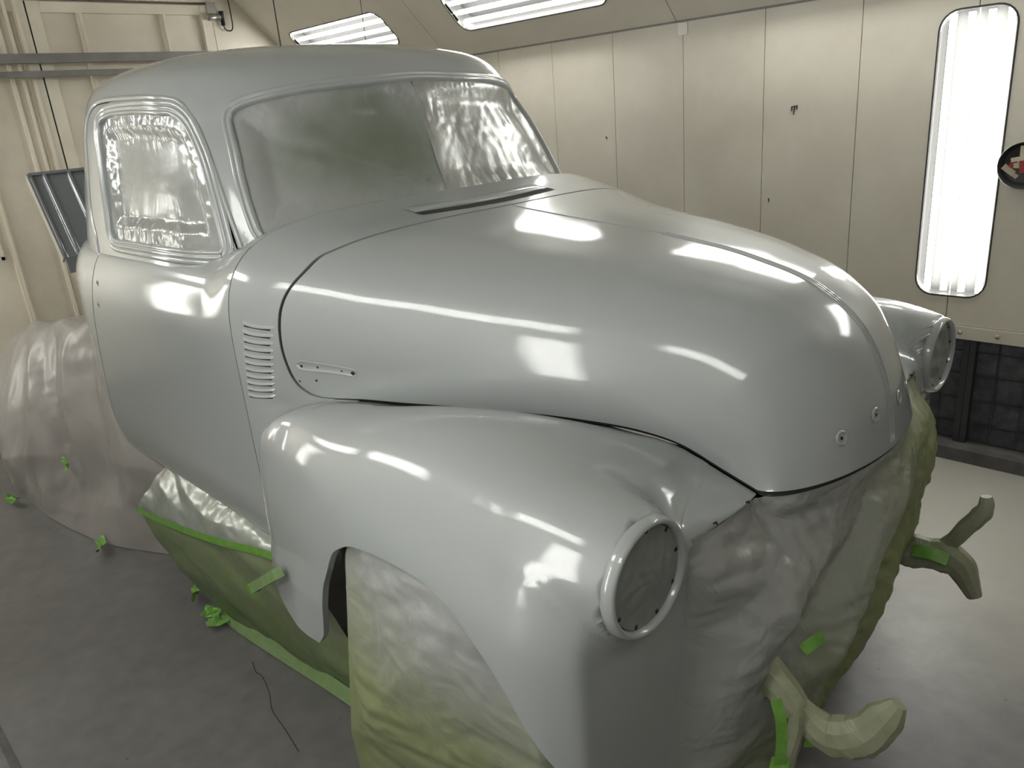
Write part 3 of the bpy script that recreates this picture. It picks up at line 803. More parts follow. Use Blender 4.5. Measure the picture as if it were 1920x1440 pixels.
# cowl: behind the shut line, down the sides to the sill
rr = [(u - g, v) for u, v in rear[::-1]]            # from the lower near corner to the centre
cow = [(-.249, -1.97), (.16, -1.97), (.16, -1.012), (.105, -1.006)] + rr + [(u, -v) for u, v in rr[::-1][1:]] + [(.105, 1.006), (.16, 1.012), (.16, 1.97), (-.249, 1.97)]
patch_obj('cowl', hood, cow, 'paint', T, sp=.016, sc=(1.15, .8), skirt=.02, ref=(-1.4, 0, .7))
# black sheet and ribbon standing in for the shadow in the shut gap
U, V = np.meshgrid(np.linspace(-.065, .985, 60), np.linspace(-1, 1, 60), indexing='ij')
grid_obj('hood_gap_shade', inset(hood, U, V, .035, (-.7, 0, .7)), 'gap', T)
sweep_rim('shut_gap_shade', rims[0], [(-.001, -.006), (.009, -.006)], 'gap', HOODO)

# centre seam bead and the trim channel at the front of it
us = np.linspace(.0, .992, 90); Pc = hoodd(us, 0 * us + 1e-4)
dn = np.gradient(Pc, axis=0); dn /= np.linalg.norm(dn, axis=1, keepdims=True); nn = np.stack([-dn[:, 2], 0 * us, dn[:, 0]], 1); nn *= np.sign(nn[:, 2:3] + nn[:, 0:1])
MB().tube(Pc + nn * .0004, .0022, 6, up=(0, 1, 0)).obj('centre_seam', 'paint', HOODO)
for sy in (-1, 1):
    m = us > .43
    MB().tube(Pc[m] + nn[m] * .0005 + np.array([0, sy * .0085, 0]), .0020, 6, up=(0, 1, 0)).obj('trim_channel', 'paint', HOODO)

def surf_frame(f, a, b, out):
    P = f(a, b); n = nrm(f, np.asarray(a, float), np.asarray(b, float)); n = n * np.sign(n @ np.array(out, float)); return P, n
def disc(name, f, a, b, out, prof, material, parent, seg=24, sq=1.):
    """little lathe turned on a surface: prof = [(radius, height)]"""
    P, n = surf_frame(f, a, b, out)
    t = np.cross(n, (0, 0, 1.)); t /= np.linalg.norm(t); w = np.cross(t, n)
    G = np.array([[P + r * (math.cos(q) * t + sq * math.sin(q) * w) + n * h for r, h in prof] for q in np.linspace(0, 2 * math.pi, seg, endpoint=False)])
    return grid_obj(name, G, material, parent, cu=True)
# bolt dimples on the nose
for u, v in ((.957, -.352), (.953, -.118), (.953, .118), (.957, .352)):
    disc('bolt_dimple', hoodd, u, v, (1, 0, .3), [(.0165, .0004), (.0145, .0032), (.012, .0036), (.0095, .0012), (.0075, .0005), (.006, .0012), (.0045, .0012), (.0035, -.004)], 'paint', HOODO)
    disc('bolt_hole', hoodd, u, v, (1, 0, .3), [(.0036, .0008), (.0, .0006)], 'gap', HOODO)
# emblem recess on the hood side
for sy in (-1, 1):
    ln = []
    for t in np.linspace(0, 1, 26): ln.append((.0104 + (.1544 - .0104) * t, .8318 + (.8764 - .8318) * t))
    ln = np.array(ln); du_, dv_ = .0, .0155
    w = .0185 * (1 - .25 * np.linspace(0, 1, 26)); w[0] = .004; w[1] = .012; w[2] = .0165; w[-1] = .009
    rows = []
    for k, off in ((-1.25, .0006), (-1.05, .0022), (-.85, .0004), (-.7, -.0006), (0, -.0008), (.7, -.0006), (.85, .0004), (1.05, .0022), (1.25, .0006)):
        rows.append([surf_frame(hoodd, a, sy * (b + k * ww), (0, sy, .2))[0] + surf_frame(hoodd, a, sy * (b + k * ww), (0, sy, .2))[1] * (off + .0012) for (a, b), ww in zip(ln, w)])
    grid_obj('emblem_plate', np.array(rows), 'paint', HOODO)
    for a, b, r in ((.0234, .8390, .004), (.0633, .8475, .003), (.1201, .8675, .0025), (.1470, .8760, .0055), (.0192, .9037, .0028), (.0612, .9061, .0034)):
        disc('emblem_hole', hoodd, a, sy * b, (0, sy, .2), [(r, .0020), (0, .0018)], 'gap', HOODO, 12)
# louvres on the cowl side
for sy in (-1, 1):
    for i in range(11):
        q = i / 10.
        u0 = -.1737 + (-.2123 + .1737) * q; u1 = -.0594 + (-.0645 + .0594) * q
        v = .705 + (.970 - .705) * q
        us_ = np.linspace(u0, u1, 15); rows = []
        for dv, h in ((-.009, 0), (-.006, .0010), (-.002, .0030), (.0008, .0036), (.0018, .0028), (.0018, -.001)):
            rows.append([surf_frame(hood, a, sy * (v + dv + .004 * math.sin(math.pi * k / 14.)), (0, sy, .1))[0] + surf_frame(hood, a, sy * (v + dv), (0, sy, .1))[1] * h * min(1, 4.2 * math.sin(math.pi * k / 14.)) for k, a in enumerate(us_)])
        lv = grid_obj('louvre', np.array(rows), 'paint', T)
        sl = [[surf_frame(hood, a, sy * (v + dv), (0, sy, .1))[0] + surf_frame(hood, a, sy * (v + dv), (0, sy, .1))[1] * .0009 for a in us_[1:-1]] for dv in (.0018, .0090)]
        grid_obj('slot', np.array(sl), 'gap', lv)
# cowl vent: dark slot with a raised lid
def cowl_pt(u, v, h): 
    P, n = surf_frame(hood, u, v if abs(v) > 1e-3 else 1e-3, (0.2, 0, 1)); return P + n * h
vs_ = np.linspace(-.22, .22, 41)
grid_obj('vent_slot', np.array([[cowl_pt(-.066 - .02 * (v / .22)**2 + d, v, .0008) for v in vs_] for d in (.022, -.006)]), 'gap', T)
rows = []
for d, h in ((-.006, .000), (-.006, .007), (-.010, .011), (-.020, .0125), (-.035, .0105), (-.055, .005), (-.075, 0)):
    rows.append([cowl_pt(-.066 - .02 * (v / .22)**2 + d, v * .98, h * math.sqrt(max(0, 1 - (v / .221)**4)) - .0004) for v in vs_])
grid_obj('vent_lid', np.array(rows), 'paint', T)

# ---- cab
WS = [(-.2613, .0978), (-.4984, .0902), (-.6480, .0806), (-.7160, .0752), (-.7520, .0807), (-.7640, .1224), (-.7690, .1800), (-.7670, .2332), (-.7560, .3050), (-.7500, .3300), (-.7330, .3490), (-.6800, .3640), (-.5800, .3775), (-.4646, .3874), (-.2336, .3965)]
ws = catmull([(0., .1075)] + WS + [(0., .4035)] + [(-a, l) for a, l in WS[::-1]], 5, closed=True)
DW = [(-1.9102, .3310), (-1.8800, .3600), (-1.7589, .3713), (-1.5000, .3690), (-1.2963, .3640), (-1.0700, .3560), (-.9680, .3480), (-.9110, .3174), (-.8980, .2600), (-.8883, .1994), (-.8820, .1200), (-.8781, .0640), (-.8870, .0500), (-.9300, .0480), (-1.2328, .0490), (-1.5000, .0495), (-1.7141, .0506), (-1.7790, .0640), (-1.8150, .1300), (-1.8650, .2300)]
DO = [(-.8242, .006), (-.8254, .0505), (-.8442, .1371), (-.8590, .2150), (-.8711, .2614), (-.8840, .3130), (-.9014, .3500), (-.9350, .3720), (-.9969, .3840), (-1.1800, .3960), (-1.4935, .4050), (-1.7000, .4120), (-1.9000, .4150), (-2.0000, .4050), (-2.0700, .3720), (-2.0900, .3200), (-2.0798, .2512), (-2.0500, .1500), (-2.0250, .1000), (-1.9800, .0550), (-1.9500, .006)]
def loopc(L, n=5): return catmull(L, n, closed=True)
def openloop(L, n=5): return catmull(L, n)
do = openloop(DO, 5)
dw = loopc(DW, 5)
mir = lambda L: [(-a, l) for a, l in L]
def shrink(L, d):
    L = np.asarray(L, float); sc_ = np.array([1., 1.3]); Q = L * sc_
    t = np.roll(Q, -1, 0) - np.roll(Q, 1, 0); t /= np.linalg.norm(t, axis=1, keepdims=True) + 1e-12
    n = np.stack([t[:, 1], -t[:, 0]], 1)
    area = (Q[:, 0] * np.roll(Q[:, 1], -1) - np.roll(Q[:, 0], -1) * Q[:, 1]).sum()
    if area < 0: n = -n
    return (Q - n * d) / sc_
def gnorm(P, N, A, B):
    k = sstep(B, .93, .985)[:, None]; N = N * (1 - k) + np.array([0, 0, 1.]) * k
    return N / np.linalg.norm(N, axis=1, keepdims=True)
outer = [(-math.pi, 0), (math.pi, 0), (math.pi, .997), (-math.pi, .997)]
CAB, crims = patch_obj('cab_shell', green, outer, 'paint', T, holes=[ws, do, mir(do)], sp=.016, sc=(1., 1.3), skirt=.02, ref=(-1.95, 0, 1.5), normal_fn=gnorm)
FRAME = [(-.022, .0005), (-.020, .0045), (-.015, .0055), (-.011, .0035), (-.0085, .0005), (-.006, .0030), (-.002, .0042), (.002, .0030), (.005, -.002), (.006, -.013)]
wsr = crims[1]
sweep_rim('windscreen_frame', wsr, FRAME, 'paint', CAB)
# drip bead over the doors
for rim in crims[2:4]:
    sweep_rim('drip_bead', rim, [(-.016, .0002), (-.013, .004), (-.008, .005), (-.004, .0035), (-.001, .0)], 'paint', CAB)
# roof seam bead is pressed in one piece with the shell; lower body: shoulder strip, rear quarter, sill
RG = [(-2.262, .50), (-2.277, .5467), (-2.292, .6335), (-2.3185, .7113), (-2.362, .8312), (-2.397, .9596), (-2.425, 1.18), (-2.445, 1.40), (-2.462, 1.70), (-2.440, 1.90), (-2.37, 1.962)]
rg = catmull(RG, 5)
for sy in (-1, 1):
    fb = (lambda x, v, sy=sy: body(x, sy * v))
    quarter = [(-1.2375, .20), (-2.697, .20), (-2.697, 1.99), (-1.2375, 1.99), (-1.2375, 1.968)] + [tuple(p) for p in rg[::-1]] + [(-1.2375, .50)]
    patch_obj('cab_side', fb, quarter, 'paint', T, sp=.018, sc=(1., .6), skirt=.018, ref=(-1.9, 0, .9))
    # door: lower panel + window frame in one mesh
    low = [(-1.2420, .490), (-1.2400, .56), (-1.2400, .75), (-1.2400, 1.960)] + [(x + .0065, v) for x, v in rg[::-1][1:]] + [(-2.24, .490)]
    V1, F1, N1, r1 = patch(fb, low, sp=.016, sc=(1., .6), skirt=.02, ref=(-1.9, 0, .9))
    fg = (lambda a, l, sy=sy: green(-sy * a, l))
    dsh = shrink(do, .0065); dsh[:, 1] = np.maximum(dsh[:, 1], .008)
    V2, F2, N2, r2 = patch(fg, dsh, [dw], sp=.015, sc=(1., 1.3), skirt=.02, ref=(-1.95, 0, 1.5))
    dob = mesh_obj('door', np.concatenate([V1, V2]), F1 + [tuple(i + len(V1) for i in q) for q in F2], 'paint', T, normals=np.concatenate([N1, N2]))
    sweep_rim('shut_gap_shade', r1[0], [(-.001, -.007), (.010, -.007)], 'gap', dob)  # black ribbons painting the shadow inside the door gaps
    sweep_rim('shut_gap_shade', r2[0], [(-.001, -.007), (.012, -.007)], 'gap', dob)
    sweep_rim('window_frame', r2[1], FRAME, 'paint', dob)
    # raised outer rib of the window frame
    Lp, Ln, oo = r2[1]
    sweep_rim('frame_rib', (Lp - oo * .030, Ln, oo), [(-.010, 0), (-.006, .004), (0, .0055), (.006, .004), (.010, 0)], 'paint', dob)
    for x, v in ((-2.254, .687), (-2.286, .793)):
        disc('handle_hole', fb, x, v, (0, sy, 0), [(.011, .0005), (.009, .0022), (.006, .0015), (.0045, -.002)], 'paint', dob, 14)
        disc('handle_hole_core', fb, x, v, (0, sy, 0), [(.0046, .0010), (0, .0008)], 'gap', dob, 10)
    # black sheets standing in for the shadow behind the door gaps
    X_, V_ = np.meshgrid(np.linspace(-1.25, -2.6, 30), np.linspace(.52, 1.9, 24), indexing='ij')
    B_ = body(X_, sy * V_); B_[..., 1] -= sy * .026; B_[..., 2] -= .025 * (V_ < .9)
    grid_obj('door_gap_shade', B_, 'gap', T)
    A_, L_ = np.meshgrid(np.linspace(-.70, -2.3, 40), np.linspace(.0, .45, 24), indexing='ij')
    G_ = inset(lambda a, l: green(-sy * a, l), A_, L_, .06, (-1.95, 0, 1.5))
    grid_obj('window_gap_shade', G_, 'gap', T)
MB().box((-2.699, -.525, .60), (-2.69, .525, 1.42)).obj('cab_back', 'paint', T, smooth=False)
A_, L_ = np.meshgrid(np.linspace(-.9, .9, 40), np.linspace(.05, .43, 20), indexing='ij')
G_ = inset(green, A_, L_, .10, (-1.95, 0, 1.5))
grid_obj('windscreen_lining', G_, 'gap', T)

# ---- front fenders with head lamp pods
ARCH = [(.36, -.93), (.28, -.95), (.18, -.96), (.10, -.93), (.03, -.82), (-.04, -.66), (-.096, -.50), (-.137, -.356), (-.205, -.056), (-.287, .139), (-.340, .193), (-.389, .221), (-.47, .228), (-.544, .226), (-.600, .215), (-.646, .198), (-.690, .155), (-.724, .100), (-.768, -.04), (-.802, -.18), (-.828, -.38), (-.850, -.56), (-.860, -.62)]
arch = catmull(ARCH, 4)
fout = [(s, .999) for s in np.linspace(-1.235, .36, 80)] + [tuple(p) for p in arch] + [(-.884, -.696), (-.94, -.69), (-.997, -.674), (-1.05, -.635), (-1.097, -.584), (-1.15, -.48), (-1.185, -.38), (-1.215, -.25), (-1.235, -.05)]
for sy in (-1, 1):
    ff = (lambda s, q, sy=sy: fend(s, q) * np.array([1, sy, 1.]))
    FO, frm = patch_obj('front_fender', ff, fout, 'paint', T, sp=.0095, sc=(1., .42), skirt=.016, ref=(-.55, sy * .45, .5))
    S_, Q_ = np.meshgrid(np.linspace(-.10, 1, 28), np.linspace(0, .995, 24), indexing='ij')
    grid_obj('fender_apron', podded(strip)(S_, Q_) * np.array([1, sy, 1.]), 'paint', FO)
    # head lamp rim
    prof = [(.1040, -.030), (.1100, -.0200), (.1085, -.012), (.1062, -.004), (.1035, -.0002), (.0995, .0010), (.0962, -.0012), (.0935, -.008), (.0915, -.0185)]
    G = np.array([[(x, sy * (.700 + r * math.cos(q)), .943 + r * math.sin(q)) for r, x in prof] for q in np.linspace(0, 2 * math.pi, 72, endpoint=False)])
    grid_obj('headlamp_rim', G, 'paint', FO, cu=True)
    for k in range(9):
        q = 2 * math.pi * (k + .3) / 9; c = np.array([-.0125, sy * (.700 + .0875 * math.cos(q)), .943 + .0875 * math.sin(q)])
        e1 = np.array([0, sy * math.cos(q), math.sin(q)]); e2 = np.array([0, -sy * math.sin(q), math.cos(q)])
        MB().obox(c, (e1, e2, np.array([1., 0, 0])), (.0045, .0035, .002)).tube([c - e2 * .006, c + np.array([.004, 0, 0]), c + e2 * .006], .0011, 5).obj('lamp_clip', 'gap', FO, smooth=False)
    # clips along the lower front edge of the apron
    for a in (.3, .75):
        P = strip(np.array(a), np.array(.12)) * np.array([1, sy, 1.])
        MB().tube([P + (.001, -.006, .004), P + (.004, 0, .006), P + (.002, .006, -.002)], .0016, 6).obj('apron_clip', 'gap', FO)

# ---- hidden running gear
for sx, xx in ((0, -.50), (1, -3.45)):
    for sy in (-1, 1):
        cy = sy * .69
        prof = [(.20, -.075), (.30, -.09), (.345, -.085), (.362, -.06), (.366, 0), (.362, .06), (.345, .085), (.30, .09), (.20, .075)]
        G = np.array([[(xx + r * math.cos(q), cy + yy, .366 + r * math.sin(q)) for r, yy in prof] for q in np.linspace(0, 2 * math.pi, 36, endpoint=False)])
        wh = grid_obj('wheel', G, 'rubber', T, cu=True)
        G = np.array([[(xx + r * math.cos(q), cy + sy * yy, .366 + r * math.sin(q)) for r, yy in ((.205, .06), (.16, .03), (.08, .045), (0, .05))] for q in np.linspace(0, 2 * math.pi, 24, endpoint=False)])
        grid_obj('wheel_disc', G, 'black', wh, cu=True)
for sy in (-1, 1):
    MB().box((-4.2, sy * .40 - .035, .46), (-.06, sy * .40 + .035, .58)).obj('frame_rail', 'black', T, smooth=False)
for xx in (-.50, -3.45):
    MB().tube([(xx, -.64, .366), (xx, .64, .366)], .04, 12).obj('axle', 'black', T)
for xx in (-1.4, -2.5): MB().box((xx - .04, -.70, .54), (xx + .04, .70, .58)).obj('cross_member', 'black', T, smooth=False)
MB().box((-2.69, -.70, .575), (-1.15, .70, .60)).obj('cab_floor', 'black', T, smooth=False)
MB().box((-1.19, -.66, .58), (-1.17, .66, 1.36)).obj('firewall', 'black', T, smooth=False)
# ================================================================ masking
def nsurf(f, off):
    """surface pushed along its normal by off(a, b)"""
    def h(a, b):
        a, b = np.broadcast_arrays(np.asarray(a, float), np.asarray(b, float))
        P = f(a, b); n = nrm(f, a, b)
        n = n * np.sign(((P - np.array([-1.95, 0, 1.5])) * n).sum(-1, keepdims=True))
        return P + n * off(a, b)[..., None]
    return h
def edge_fade(loop, sc_):
    L = resample(np.asarray(loop) * sc_, .02)
    def d(a, b):
        Q = np.stack([np.asarray(a) * sc_[0], np.asarray(b) * sc_[1]], -1); sh = Q.shape[:-1]; Q = Q.reshape(-1, 2)
        o = np.empty(len(Q))
        for i in range(0, len(Q), 4000): o[i:i + 4000] = np.sqrt(((Q[i:i + 4000, None] - L[None])**2).sum(-1).min(1))
        return o.reshape(sh)
    return d
SCG = np.array([1., 1.3])
# windscreen film, two sheets meeting at the centre
wsA = np.asarray(ws)
inner = shrink(wsA, .003)
near_half = [tuple(p) for p in inner if p[0] < -.001]; far_half = [tuple(p) for p in inner if p[0] > .001]
near_half.sort(key=lambda p: math.atan2(p[1] - .24, p[0] + .4)); far_half.sort(key=lambda p: math.atan2(p[1] - .24, p[0] - .4))
def order_half(h, sgn):
    # walk from the lower centre round the outside to the upper centre
    idx = [p for p in map(tuple, inner) if p[0] * sgn > .001]
    arr = [p for p in map(tuple, np.roll(inner, -int(np.argmin(np.abs(inner[:, 0]) + (inner[:, 1] > .25))), 0)) if p[0] * sgn > .001]
    return arr
def half(sgn):
    arr = order_half(None, sgn)
    lo = min(arr, key=lambda p: abs(p[0]) + (10 if p[1] > .25 else 0)); hi = min(arr, key=lambda p: abs(p[0]) + (10 if p[1] < .25 else 0))
    if arr[0] != lo: arr = arr[::-1]
    c = -sgn * .012
    return [(c, .111)] + arr + [(c, .4005)]
fadeW = edge_fade(inner, SCG)
def off_near(a, b):
    e = sstep(fadeW(a, b), .0, .10) * (.35 + .65 * sstep(-a, .0, .22))
    x, y = a * .75, b * 1.35
    fold = np.exp(-((y - .385 + .44 * (x + .49))**2) / .0009) * sstep(-x, .03, .14) * sstep(x, -.52, -.40)
    tail = np.exp(-((y - .222 + .30 * (x + .12))**2) / .00006) * sstep(x, -.20, -.16) * (1 - sstep(x, -.07, -.035))
    return -.012 - e * .030 * (1 + .4 * crumple(x, y, 3, 2.2, 2)) - fold * .012 + tail * .008 + (1 - e) * .0035 * crumple(x, y, 5, 9., 3)
def off_far(a, b):
    e = sstep(fadeW(a, b), .0, .09) * (.5 + .5 * sstep(a, .0, .2))
    x, y = a * .75, b * 1.35
    return -.012 - e * .022 + (.0034 * crumple(x, y, 11, 3.2, 4, .5, aniso=.9)) * sstep(fadeW(a, b), .0, .03) + .0012 * crumple(x, y, 13, 16., 2)
for sgn, off, m, lab in ((-1, off_near, 'film_dull', 'dull grey-green masking film over the windscreen half nearer the door'), (1, off_far, 'film_shiny', 'shiny wrinkled silver film over the windscreen half by the far wall')):
    o, _ = patch_obj('windscreen_film', nsurf(green, off), half(sgn), m, None, sp=.011, sc=(1., 1.3), ref=(-1.95, 0, 1.5), origin=(-1.24, sgn * .3, 1.45)); tag(o, lab, 'masking film')
# door windows
dwi = shrink(np.asarray(dw), .003)
fadeD = edge_fade(dwi, SCG)
def off_door(a, b):
    d = fadeD(a, b); e = sstep(d, .035, .085)
    x, y = a * .8, b * 1.35
    return -.010 - e * .020 + .0035 * crumple(x, y, 21, 7., 4, .6) * (1 - .85 * sstep(d, .06, .12)) * sstep(d, 0, .012)
for sy in (-1, 1):
    fo = nsurf(lambda a, l, sy=sy: green(-sy * a, l), off_door)
    o, _ = patch_obj('window_film', fo, [tuple(p) for p in dwi], 'film_door', None, sp=.009, sc=(1., 1.3), ref=(-1.95, 0, 1.5), origin=(-1.8, sy * .72, 1.40))
    tag(o, 'clear grey film stretched over the cab door window %s' % ('above the louvres' if sy < 0 else 'facing the far wall'), 'masking film')
# head lamp papers
for sy in (-1, 1):
    r, q = np.meshgrid(np.linspace(0, .0915, 34), np.linspace(0, 2 * math.pi, 72), indexing='ij')
    yy, zz = r * np.cos(q), r * np.sin(q)
    xx = -.0105 + (.0065 * crumple(yy, zz, 31 + sy, 9., 4, .5, aniso=.75) - .001) * sstep(.0915 - r, 0, .025)
    P = np.stack([xx, sy * (.700 + yy), .943 + zz], -1)
    o = grid_obj('headlamp_paper', P, 'lamp_paper', None, origin=(-.02, sy * .7, .943)); tag(o, 'crumpled grey paper filling the headlamp opening of the %s fender' % ('near, door-side' if sy < 0 else 'far, wall-side'), 'masking paper')

# paper over the grille opening
def lip(y):
    ay = np.abs(y)
    xl = .124 - .132 * (1 - np.sqrt(np.clip(1 - (np.clip(ay, 0, .335) / .337)**1.9, 0, 1)))
    return np.where(ay < .335, xl - .004, -.004)
def grille(s, t):
    y0 = -.560 + 1.120 * s
    nb = np.clip((-y0 - .30) / .25, 0, 1)
    zt = np.where(np.abs(y0) < .33, .945, .938); xt = lip(y0) - .006
    zb = .14 + .30 * sstep(y0, -.25, .45) 
    z = zt + (zb - zt) * t
    # bulge over the grille bars, pulled in at the sides and the hem
    sd = 1 - np.abs(2 * s - 1)**3.2
    xb = .02 + .105 * sd * np.sin(np.pi * np.clip(t * .92 + .06, 0, 1))**.7
    x = xt * (1 - sstep(t, 0, .16)) + xb * sstep(t, 0, .16) - .05 * t**2
    y = y0 * (1 - .10 * t**2) - .055 * t**2 * sstep(-y0, .35, .55) - .02 * sstep(-y0, .40, .55) * t
    a, b = y0, z
    dg = (a * .62 - b * .78)                                  # folds fall from the far top to the near hem
    fold = .032 * (tri(4.6 * dg + .25 * np.sin(4 * b) + .1) - .5) * sstep(t, .04, .25) + .016 * np.sin(21 * dg + 2.2 * np.sin(5 * a + 3 * b)) * sstep(t, .05, .3)
    # both side edges are taped along the inner edges of the fenders
    es = 1 - sstep(np.minimum(s, 1 - s), .0, .07); kz = np.clip((.90 - z) / .5, 0, 1.2)
    x = x * (1 - es) + es * (-.028 - .035 * kz**1.6)
    y = y * (1 - es) + es * np.sign(y0) * (.560 + .05 * kz**2)
    edge = sstep(s, 0, .06) * sstep(1 - s, 0, .06) * sstep(t, 0, .04)
    x = x + edge * (fold * (.6 + .6 * sd) + .010 * crumple(a, b, 41, 6., 4, .6, aniso=2.25)) + sstep(t, 0, .02) * .0022 * crumple(a, b, 43, 15., 3)
    return np.stack([x, y, z], -1)
S_, T_ = np.meshgrid(np.linspace(0, 1, 170), np.linspace(0, 1, 170), indexing='ij')
GP = thing('grille_paper', 'big crumpled grey-green paper hanging over the grille opening below the hood lip', 'masking paper', (.05, 0, .15))
grid_obj('sheet', grille(S_, T_), 'grille_paper', GP)

# wrapped bumper irons
def wrapped(name, label, base, arms, tapes):
    t = thing(name, label, 'wrapped bracket', base)
    for nm, pts, r, flatv, m in arms:
        c = catmull(pts, 7); k = np.linspace(0, 1, len(c)); r_ = np.interp(k, np.linspace(0, 1, len(r)), r)
        mb = MB().tube(c, r_, 10, flat=flatv, up=(0, 1, 0))
        V = np.concatenate(mb.V); cc = np.repeat(c, 10, 0); d = V - cc
        q = V[:, 0] * 1.3 + V[:, 2]; w = V[:, 1] + .7 * V[:, 2]
        V = cc + d * (1 + .13 * crumple(q, w, 51 + len(pts), 10., 3, .6))[:, None]
        mb.V = [V]; o = mb.obj(nm, m, t, smooth=False)
        # open rolled end of the paper
    for pts, wdt in tapes:
        c = catmull(pts, 6); mb = MB()
        V = []
        tg = np.gradient(c, axis=0); wv = np.cross(tg, np.array([.62, -.62, .48])); wv /= np.linalg.norm(wv, axis=1, keepdims=True) + 1e-9
        for p, q in zip(c, wv): V += [p + np.array([.006, -.004, .004]) - q * wdt, p + np.array([.006, -.004, .004]) + q * wdt]
        mb.add(V, [(2 * i, 2 * i + 1, 2 * i + 3, 2 * i + 2) for i in range(len(c) - 1)]); mb.obj('tape', 'tape', t, smooth=False)
    return t
wrapped('wrapped_bumper_iron', 'paper-wrapped bumper iron with a banana-shaped hook below the door-side headlamp', (.05, -.40, .50),
        [('arm', [(.02, -.40, .600), (.055, -.40, .588), (.092, -.40, .566), (.130, -.40, .530)], [.030, .030, .026, .020], 1.7, 'arm_paper'),
         ('hook', [(.122, -.40, .560), (.150, -.395, .522), (.188, -.39, .505), (.232, -.385, .522), (.265, -.38, .562), (.285, -.378, .602), (.300, -.375, .634)], [.012, .026, .032, .030, .026, .021, .010], 1.5, 'arm_paper'),
         ('stay', [(.130, -.405, .555), (.128, -.41, .50), (.118, -.42, .43), (.105, -.43, .35), (.09, -.44, .26)], [.012, .017, .019, .021, .021], 1., 'arm_paper')],
        [([(.105, -.355, .640), (.118, -.335, .655), (.122, -.30, .648)], .012), ([(.112, -.475, .605), (.122, -.472, .56), (.124, -.468, .50), (.118, -.462, .44)], .011), ([(.118, -.455, .45), (.116, -.470, .415), (.108, -.48, .385)], .018), ([(.150, -.395, .50), (.147, -.398, .455)], .010)])
wrapped('wrapped_bumper_iron', 'paper-wrapped bumper iron sticking out beyond the grille paper on the wall side', (.05, .40, .48),
        [('arm', [(.03, .40, .470), (.09, .40, .484), (.145, .40, .492), (.180, .40, .478), (.200, .40, .448), (.212, .40, .425), (.226, .40, .400)], [.032, .033, .033, .029, .022, .018, .013], 1.4, 'arm_paper'),
         ('stay', [(.10, .41, .490), (.150, .405, .535), (.185, .40, .595), (.213, .40, .640), (.222, .40, .668), (.219, .40, .695)], [.012, .020, .022, .023, .018, .012], 1., 'arm_paper')],
        [([(.075, .350, .510), (.12, .347, .518), (.160, .352, .512)], .016)])

# paper over the front wheel
def wheelp(s, t):
    x0 = -.690 + .62 * s
    zt = np.interp(x0, [-.70, -.63, -.53, -.38, -.28, -.19, -.05, .01], [.875, .90, .925, .92, .88, .81, .72, .60])
    z = zt + (.006 - zt) * t
    x = x0 - .10 * (1 - s) * t
    y = -.868 - .055 * np.clip((.86 - z) / .8, 0, 1) 
    # right of the fold the sheet turns in behind the fender
    fl_ = (x - (-.345)) * .62 + (z - .80) * -.52
    w = np.clip(fl_ - .005, 0, 1)
    y = y + .38 * w + .9 * np.clip(x + .20, 0, 1) + .35 * np.clip(x + .30, 0, 1) * sstep(z, .5, .75) + .018 * sstep(t, .1, .0)
    y = y + (.012 * crumple(x, z, 61, 3.4, 4, .55) + .003 * crumple(x, z, 63, 14., 3)) * sstep(t, 0, .08) * sstep(s, 0, .06)
    return np.stack([x, y, z], -1)
S_, T_ = np.meshgrid(np.linspace(0, 1, 110), np.linspace(0, 1, 130), indexing='ij')
o = grid_obj('wheel_paper', wheelp(S_, T_), 'wheel_paper', None, origin=(-.5, -.88, 0)); tag(o, 'silvery green paper hanging over the front wheel under the fender arch', 'masking paper')
def wellp(s, t):
    x = -.94 + .34 * s; z = .92 - .86 * t
    y = -.79 + .05 * (1 - sstep(s, 0, .4)) - .022 * crumple(x, z, 71, 5., 4, .6) - .015 * np.sin(11 * z + 7 * x)
    return np.stack([x + .02 * crumple(z, x, 72, 5., 3), np.clip(y, -.838, -.70), z], -1)
S_, T_ = np.meshgrid(np.linspace(0, 1, 60), np.linspace(0, 1, 90), indexing='ij')
o = grid_obj('wheel_well_paper', wellp(S_, T_), 'well_paper', None, origin=(-.8, -.62, .1)); tag(o, 'dark crumpled paper stuffed inside the front wheel well', 'masking paper')

# running board sheet: film on top, green paper below, tape between
RB = thing('running_board_sheet', 'green paper sheet with film and tape hung along the sill below the door', 'masking paper', (-1.7, -.8, 0))
def lerp(a, b, t): return np.asarray(a, float) * (1 - t[..., None]) + np.asarray(b, float) * t[..., None]
def board(rowA, rowB, seed, amp, ca=.0):
    A, B = catmull(rowA, 14), catmull(rowB, 14)
    def f(s, t):
        i = s * (len(A) - 1); k = np.clip(i.astype(int), 0, len(A) - 2); fr = (i - k)[..., None]
        a = A[k] * (1 - fr) + A[k + 1] * fr
        i2 = s * (len(B) - 1); k2 = np.clip(i2.astype(int), 0, len(B) - 2); f2 = (i2 - k2)[..., None]
        b = B[k2] * (1 - f2) + B[k2 + 1] * f2
        P = a * (1 - t[..., None]) + b * t[..., None]
        e = sstep(t, 0, .1) * sstep(1 - t, 0, .1)
        h = amp * crumple(P[..., 0], P[..., 2] + P[..., 1], seed, 3.2, 4, .5) * e
        P[..., 1] += -h - ca * np.sin(np.pi * t) * (1 - s * .5); P[..., 2] += h * .5
        return P
    return f
TAPE = [(-2.275, -.845, .388), (-2.00, -.842, .425), (-1.60, -.825, .49), (-1.27, -.800, .553), (-1.02, -.785, .575)]
SILL = [(-2.16, -.748, .555), (-2.05, -.750, .580), (-1.75, -.752, .583), (-1.40, -.752, .586), (-1.05, -.750, .59)]
FOOT = [(-1.93, -.735, .004), (-1.75, -.728, .004), (-1.50, -.705, .004), (-1.25, -.68, .004), (-.95, -.66, .004)]
S_, T_ = np.meshgrid(np.linspace(0, 1, 110), np.linspace(0, 1, 40), indexing='ij')
